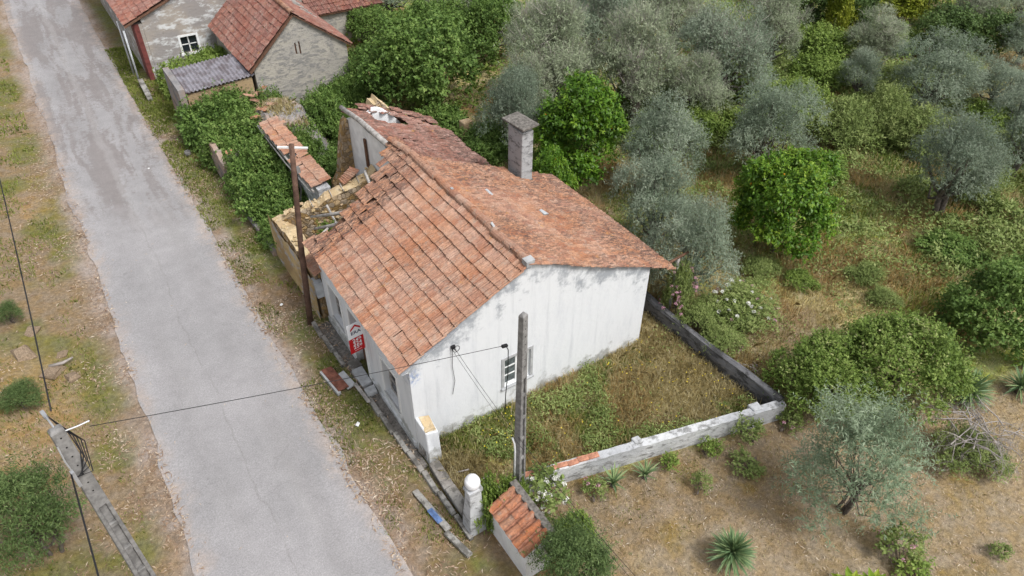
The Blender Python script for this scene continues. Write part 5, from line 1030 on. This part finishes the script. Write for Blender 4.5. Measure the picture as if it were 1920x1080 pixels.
# leaf rosettes: every leaf a part
def blade(name, L, W, mat, n=5, curve=.12, seed=0):
    V = []; F = []
    for i in range(n): t = i / (n - 1); w_ = W * (math.sin(math.pi * min(1, .18 + t * .82)) ** .7) * (1 if t < 1 else .02); z = -curve * L * t * t; V += [(-w_ / 2, L * t, z + .25 * w_), (0, L * t, z), (w_ / 2, L * t, z + .25 * w_)]
    for i in range(n - 1):
        for k_ in range(2): a = i * 3 + k_; F.append((a, a + 1, a + 4, a + 3))
    return me_np(name, V, F, mat, {'rnd': np.full(len(F), .2 + .6 * random.Random(seed).random())})
def rosette(name, x, y, n, L, W, label, cat, mat, group=None, lo=-.35, seed=0, stem=.25, curve=.12):
    g = np.random.default_rng(seed); e = empty(name, (x, y, float(height(x, y))), label, cat, group); bl = [blade('leaf', L, W, M[mat], 5, curve, i) for i in range(4)]
    MB().tube([(x, y, height(x, y) - .05), (x, y, float(height(x, y)) + stem)], .07 * L / .5, 7).ob('stem', M['bark'], e)
    for i in range(n):
        el = lo + (1.45 - lo) * ((i + .5) / n) ** .9; a = i * 2.39996
        o = ob('leaf', bl[i % 4], e, loc=(0, 0, stem + .12 * i / n)); o.rotation_euler = Matrix.Rotation(a, 3, 'Z').to_4x4().to_euler(); o.matrix_local = Matrix.Translation(o.location) @ Matrix.Rotation(a + g.normal(0, .1), 4, 'Z') @ Matrix.Rotation(el + g.normal(0, .08), 4, 'X') @ Matrix.Scale(g.uniform(.85, 1.1), 4)
    return e
rosette('yucca', 4.33, -6.45, 190, .56, .045, 'spiky yucca rosette alone on the bare brown soil', 'yucca', 'agave', 'yuccas', seed=1, stem=.32)
rosette('yucca', 13.2, -6.6, 150, .66, .05, 'spiky yucca behind the heap of dead branches', 'yucca', 'agave', 'yuccas', seed=2, stem=.3)
rosette('yucca', 14.7, -7.2, 70, .55, .05, 'bright green yucca in dry grass below the rounded bush', 'yucca', 'agave', 'yuccas', seed=3, stem=.2); rosette('yucca', 15.9, -6.8, 60, .5, .05, 'yellowish yucca at the foot of the rounded bush', 'yucca', 'lime', 'yuccas', seed=4, stem=.2)
for i, (x, y, l) in enumerate(((4.25, -3.75, 'sword leaved iris clump below the garden wall middle'), (3.45, -3.5, 'sword leaved iris clump near the small flowering shrub'))): rosette('iris', x, y, 20, .5, .05, l, 'iris', 'agave', 'irises', lo=.75, seed=20 + i, stem=.03, curve=.25)
for i, (x, y) in enumerate(((5.85, -8.35), (6.2, -8.6))): rosette('broad_leaved_plant', x, y, 16, .42, .20, 'lush lime green plant with broad paddle leaves', 'plant', 'lime', 'broad leaved plants', lo=.25, seed=40 + i, stem=.25, curve=.4)
# heap of dead branches
dh = empty('dead_branch_heap', (11.0, -7.9, 0), 'heap of bleached dead branches over a low green bush', 'branches'); g = np.random.default_rng(77)
def grow(m, p, d, L, r, depth):
    P = [p]; q = p.copy(); dd = d.copy()
    for i in range(4): dd = unit((dd + g.normal(0, .22, 3) - np.array([0, 0, .16]))[None])[0]; q = q + dd * L / 4; q[2] = max(q[2], .05); P.append(q.copy())
    m.tube(P, [r * (1 - .16 * i) for i in range(5)], 5, False)
    if depth:
        for i in range(3 if depth > 1 else 4): k_ = int(g.integers(1, 5)); grow(m, P[k_], unit((dd + g.normal(0, .75, 3))[None])[0], L * g.uniform(.45, .75), r * .55, depth - 1)
for i in range(24):
    m = MB(); a = g.uniform(0, 6.28); grow(m, np.array([11.2 + g.normal(0, .3), -7.75 + g.normal(0, .3), 1.05 + g.uniform(-.1, .4)]), np.array([math.cos(a), math.sin(a), g.uniform(-.1, .35)]), g.uniform(.7, 1.05), .018, 3); m.ob('branch', M['dead_twig'], dh, True)
tree('shrub', 'heap_bush', 11.15, -7.7, 1.05, 1.0, 'low green bush grown through the dead branch heap', None, 'shrub')
for i in range(5): 
    m = MB(); grow(m, np.array([9.0 + g.normal(0, .25), -2.9 + g.normal(0, .2), .3]), np.array([g.normal(), g.normal(), .05]), .7, .025, 1); m.ob('fallen_branch', M['dead_twig'], None, True, label='bleached fallen branch on dry earth behind the retaining wall', cat='branch', group='branches behind the retaining wall')
# ------------------------------------------------------------------ grass, weeds, litter: nobody could count these
def stuff(name, V, F, rn, mat, label, cat): return ob(name, me_np(name, V, F, M[mat], {'rnd': rn}), None, label, cat, kind='stuff')
def blades(g, P, H, W, lean=.5):
    n = len(P); a = g.uniform(0, 6.28, n); s = np.stack([np.cos(a), np.sin(a), 0 * a], 1); b = g.uniform(0, 6.28, n); t = np.stack([np.cos(b), np.sin(b), 0 * b], 1)
    l = g.uniform(.1, 1, n) * lean; m = P + np.stack([t[:, 0] * l * H * .3, t[:, 1] * l * H * .3, H * .6], 1); e = P + np.stack([t[:, 0] * l * H, t[:, 1] * l * H, H * (1 - .35 * l)], 1)
    w_ = (W * g.uniform(.6, 1.3, n))[:, None]
    V = np.stack([P - s * w_, P + s * w_, m + s * w_ * .7, e, m - s * w_ * .7], 1).reshape(-1, 3); return V, np.arange(n * 5).reshape(-1, 5)
def scatter(g, n, x0, x1, y0, y1, mask):
    x = g.uniform(x0, x1, n); y = g.uniform(y0, y1, n); k_ = g.random(n) < mask(x, y); x, y = x[k_], y[k_]; return np.stack([x, y, height(x, y) - .01], 1)
def inroad(x): return (np.abs(x + 3.65) < 1.85)
def blocked(x, y):
    return ((x > -.05) & (x < 7.4) & (y > -.02) & (y < 5.8)) | ((x > 3.0) & (x < 7.1) & (y > 5.7) & (y < 12.5)) | ((x > .3) & (x < 1.05) & (y > -4.35) & (y < -2.9)) | inroad(x) | ((x > -.45) & (x < .05) & (y < 5.8) & (y > -.6))
def in_yard(x, y): return (x > .25) & (x < 8.3) & (y < np.where(x > 7.35, 2.5, 0)) & (y > gwall_y(x) + .15)
def in_grove(x, y): return (x > 8.5) & (y > np.where(x < 13, -3.9 - (x - 8.5) * .1, -5.2))
def in_soil(x, y): return (x > 1.1) & (y < gwall_y(np.minimum(x, 8.5)) - .2) & ~in_grove(x, y)
g = np.random.default_rng(101)
nz = lambda s, x, y, k_=1.6: fbm(s, x, y, k_, 3)
def m_dry(x, y): return np.where(in_yard(x, y), .75 * sstep(.66, .46, nz(21, x, y, 2.4)) + .25, np.where(in_grove(x, y), .75 * sstep(.60, .44, nz(21, x, y, 2.4)) + .05, np.where(in_soil(x, y), .10 + .28 * sstep(9, 13, x), 0))) * ~blocked(x, y)
P = np.concatenate([scatter(g, 60000, .2, 8.4, -4.4, 2.4, m_dry), scatter(g, 120000, 8.4, 26, -9, 9, m_dry), scatter(g, 40000, 1, 9, -10, -2.6, m_dry), scatter(g, 30000, 20, 44, -4, 16, m_dry)])
H = g.uniform(.10, .36, len(P)) * (.6 + .8 * nz(61, P[:, 0], P[:, 1], 1.2)); H = np.where(in_soil(P[:, 0], P[:, 1]), H * .35, H); far = np.clip(P[:, 0] / 16, .8, 2.2)
V, F = blades(g, P, H, .011 * far, .9); stuff('dry_grass', V, F, np.clip(nz(63, P[:, 0], P[:, 1], .7) + g.normal(0, .22, len(P)), 0, 1), 'dry_grass', 'tall dry straw coloured grass in the yard and grove', 'grass')
def m_rust(x, y): return np.where(in_yard(x, y), .5, np.where(in_grove(x, y), .7, 0)) * sstep(.50, .60, nz(31, x, y, 1.6)) * ~blocked(x, y)
P = np.concatenate([scatter(g, 20000, .2, 8.4, -4.4, 0, m_rust), scatter(g, 70000, 8.4, 26, -6, 9, m_rust)])
V, F = blades(g, P, g.uniform(.15, .42, len(P)), .012 * np.clip(P[:, 0] / 14, .8, 1.8), .8); stuff('rusty_grass', V, F, g.random(len(P)), 'rust_grass', 'reddish seeding grass patches among the dry grass', 'grass')
def m_green(x, y):
    n_ = nz(21, x, y, 2.4); v = ((x > -1.75) & (x < -.05)) | ((x < .9) & (x > -1.8) & (y > 9.7) & (x < -.3)); l = (x < -6.2) & (x > -14)
    return np.where(v, .9 * sstep(.42, .56, nz(71, x, y, 1.3) + .10 * sstep(3, 12, y)), np.where(l, .75 * sstep(.46, .6, nz(73, x, y, 1.2)), np.where(in_yard(x, y), .7 * sstep(.53, .64, n_), np.where(in_grove(x, y), .55 * sstep(.48, .6, n_), np.where(in_soil(x, y), .12 * sstep(.58, .66, nz(75, x, y, .9)), np.where((x > 0) & (y > 6) & (x < 9), .5, 0)))))) * ~blocked(x, y)
P = np.concatenate([scatter(g, 40000, .2, 8.4, -4.4, 0, m_green), scatter(g, 60000, -1.9, .9, -5, 32, m_green), scatter(g, 60000, -14, -5.6, -1, 34, m_green), scatter(g, 70000, 8.4, 26, -6, 9, m_green), scatter(g, 20000, 1, 12, -10, -2.6, m_green), scatter(g, 20000, .2, 10, 6, 20, m_green)])
yr = in_yard(P[:, 0], P[:, 1]) | in_grove(P[:, 0], P[:, 1]); H = g.uniform(.06, .16, len(P)) * np.where(yr, 1.7, 1)
V, F = blades(g, P, H, .010 * np.clip(np.hypot(P[:, 0], P[:, 1]) / 12, .9, 2.2), .9); stuff('green_grass', V, F, np.clip(nz(65, P[:, 0], P[:, 1], .8) + g.normal(0, .2, len(P)), 0, 1), 'green_grass', 'short green grass on the verges and in the yard', 'grass')
# leafy weeds
def weeds(n, x0, x1, y0, y1, mask, hmax, L, W, mat, name, label, cat, seed):
    g = np.random.default_rng(seed); P = scatter(g, n, x0, x1, y0, y1, mask); k_ = len(P); hh = hmax * sstep(.35, .7, nz(seed + 5, P[:, 0], P[:, 1], 1.0)); P[:, 2] += hh * g.random(k_) ** .7
    A = unit(np.stack([g.normal(size=k_), g.normal(size=k_), g.normal(.5, .5, k_)], 1)); N = unit(np.array([0, 0, 1.]) + g.normal(0, .4, (k_, 3))); l = L * g.uniform(.6, 1.3, k_) * np.clip(np.hypot(P[:, 0], P[:, 1]) / 14, .9, 1.6)
    V, F = leaf_quads(P, A, N, l, l * W / L); stuff(name, V, F, np.clip(nz(seed, P[:, 0], P[:, 1], .6) + g.normal(0, .2, k_), 0, 1), mat, label, cat)
weeds(52000, .3, 8.2, -4.2, -.05, lambda x, y: in_yard(x, y) * (.03 + .9 * sstep(.52, .62, nz(21, x, y, 2.4))), .45, .10, .03, 'shrub_leaf', 'yard_weeds', 'leafy green weeds growing in the walled yard', 'weeds', 201)
weeds(190000, 8.6, 31, -5.4, 12, lambda x, y: in_grove(x, y) * (.05 + .75 * sstep(.48, .60, nz(211, x, y, 2.2))) * np.where((x < 17) & (y < 3), .45, 1.0) + in_grove(x, y) * (x > 17) * .25, .65, .11, .045, 'shrub_leaf', 'undergrowth', 'tangled green undergrowth between the grove trees', 'undergrowth', 211)
weeds(70000, 9, 48, 6, 34, lambda x, y: (x * .75 + y > 18) * .8, .7, .16, .08, 'bramble_light', 'thicket_undergrowth', 'dense green thicket floor behind the buildings', 'undergrowth', 221)
weeds(36000, -.2, 9, 6.2, 21, lambda x, y: ~blocked(x, y) * (.15 + .6 * sstep(.4, .6, nz(231, x, y, 1.6))), .5, .11, .06, 'bramble', 'ruin_weeds', 'green weeds covering the floor of the ruins', 'weeds', 231)
g = np.random.default_rng(5); P = scatter(g, 1500, 1.8, 3.4, 15.6, 18.2, lambda x, y: np.ones_like(x)); P[:, 2] = 1.6 - .30 * ((P[:, 0] - 2.7) ** 2) - .15 * (P[:, 1] - 17) ** 2
V, F = blades(g, P, g.uniform(.15, .4, len(P)), .02 + 0 * P[:, 0], .9); stuff('heap_grass', V, F, g.random(len(P)), 'dry_grass', 'dry grass growing on the collapsed roof heap', 'grass')
P = scatter(g, 700, .3, 8.2, -4, -.1, lambda x, y: in_yard(x, y) * sstep(.45, .6, nz(91, x, y, 1.0))); P[:, 2] += g.uniform(.15, .4, len(P)); V, F = leaf_quads(P, unit(g.normal(size=P.shape) + [0, 0, .2]), np.tile([[0, 0, 1.]], (len(P), 1)), .035, .035); ob('yellow_flowers', me_np('yellow_flowers', V, F, M['yellow_flower']), None, 'tiny yellow wild flowers among the yard weeds', 'flowers', kind='stuff')
# curled leaf and bark litter
def litter(g, P, L, W):
    n = len(P); a = g.uniform(0, 6.28, n); d = np.stack([np.cos(a), np.sin(a), g.normal(0, .12, n)], 1); s = np.stack([-np.sin(a), np.cos(a), g.normal(0, .3, n)], 1); c = g.normal(0, .35, n)[:, None]
    L = L[:, None]; W = (W * g.uniform(.6, 1.4, n))[:, None]; up_ = np.array([0, 0, 1.]); P = P + up_ * (.02 + .02 * g.random((n, 1)))
    a0 = P - d * L / 2 + s * L * c * .4; a1 = P + up_ * .015; a2 = P + d * L / 2 + s * L * c * .4
    V = np.stack([a0, a1 + s * W, a1 - s * W, a2], 1).reshape(-1, 3); b = np.arange(n)[:, None] * 4; return V, np.concatenate([b + [0, 2, 1], b + [1, 2, 3]])
def m_lit(x, y):
    e = np.abs(x + 3.65) - 1.78; c = sstep(-.10, .05, e) * (.25 + .75 * sstep(2.2, .1, e)) * (.12 + 1.1 * sstep(.42, .62, nz(95, x, y, 1.0)))
    return c * ~((x > -.05) & (y < 9.6) & (y > 5.7)) * ~((x > -.03) & (y > -.6) & (y < 6)) * np.where(x > -.1, .25 * (y < 0), 1) * sstep(36, 14, y)
P = np.concatenate([scatter(g, 28000, -2.2, .3, -7, 30, m_lit), scatter(g, 46000, -12, -5.0, -3, 34, m_lit)]); P[:, 2] = np.where((P[:, 0] > -.45) & (P[:, 1] < 5.7) & (P[:, 1] > -.6), .04, np.maximum(P[:, 2], np.where(np.abs(P[:, 0] + 3.65) < 1.95, .015, -9)))
V, F = litter(g, P, g.uniform(.06, .17, len(P)), .011); rn = np.tile(g.random(len(P)), 2); stuff('leaf_litter', V, F, rn, 'litter', 'curled dry leaves and bark strips littering the road verges', 'leaf litter')
P = np.concatenate([scatter(g, 9000, 1, 14, -10.5, -2.7, lambda x, y: in_soil(x, y) * .4), scatter(g, 1600, -5.6, -1.7, -4, 16, lambda x, y: .02 + .35 * sstep(1.1, 1.9, np.abs(x + 3.65)))]); P[:, 2] = np.where(np.abs(P[:, 0] + 3.65) < 2, .03, P[:, 2])
V, F = litter(g, P, g.uniform(.05, .14, len(P)), .007); stuff('scattered_litter', V, F, np.tile(g.uniform(.3, 1, len(P)), 2), 'litter', 'sparse dry leaves scattered over road and bare soil', 'leaf litter')

for o in list(col.objects):
    if o.parent is None and 'category' in o and 'kind' not in o: o['kind'] = 'thing'
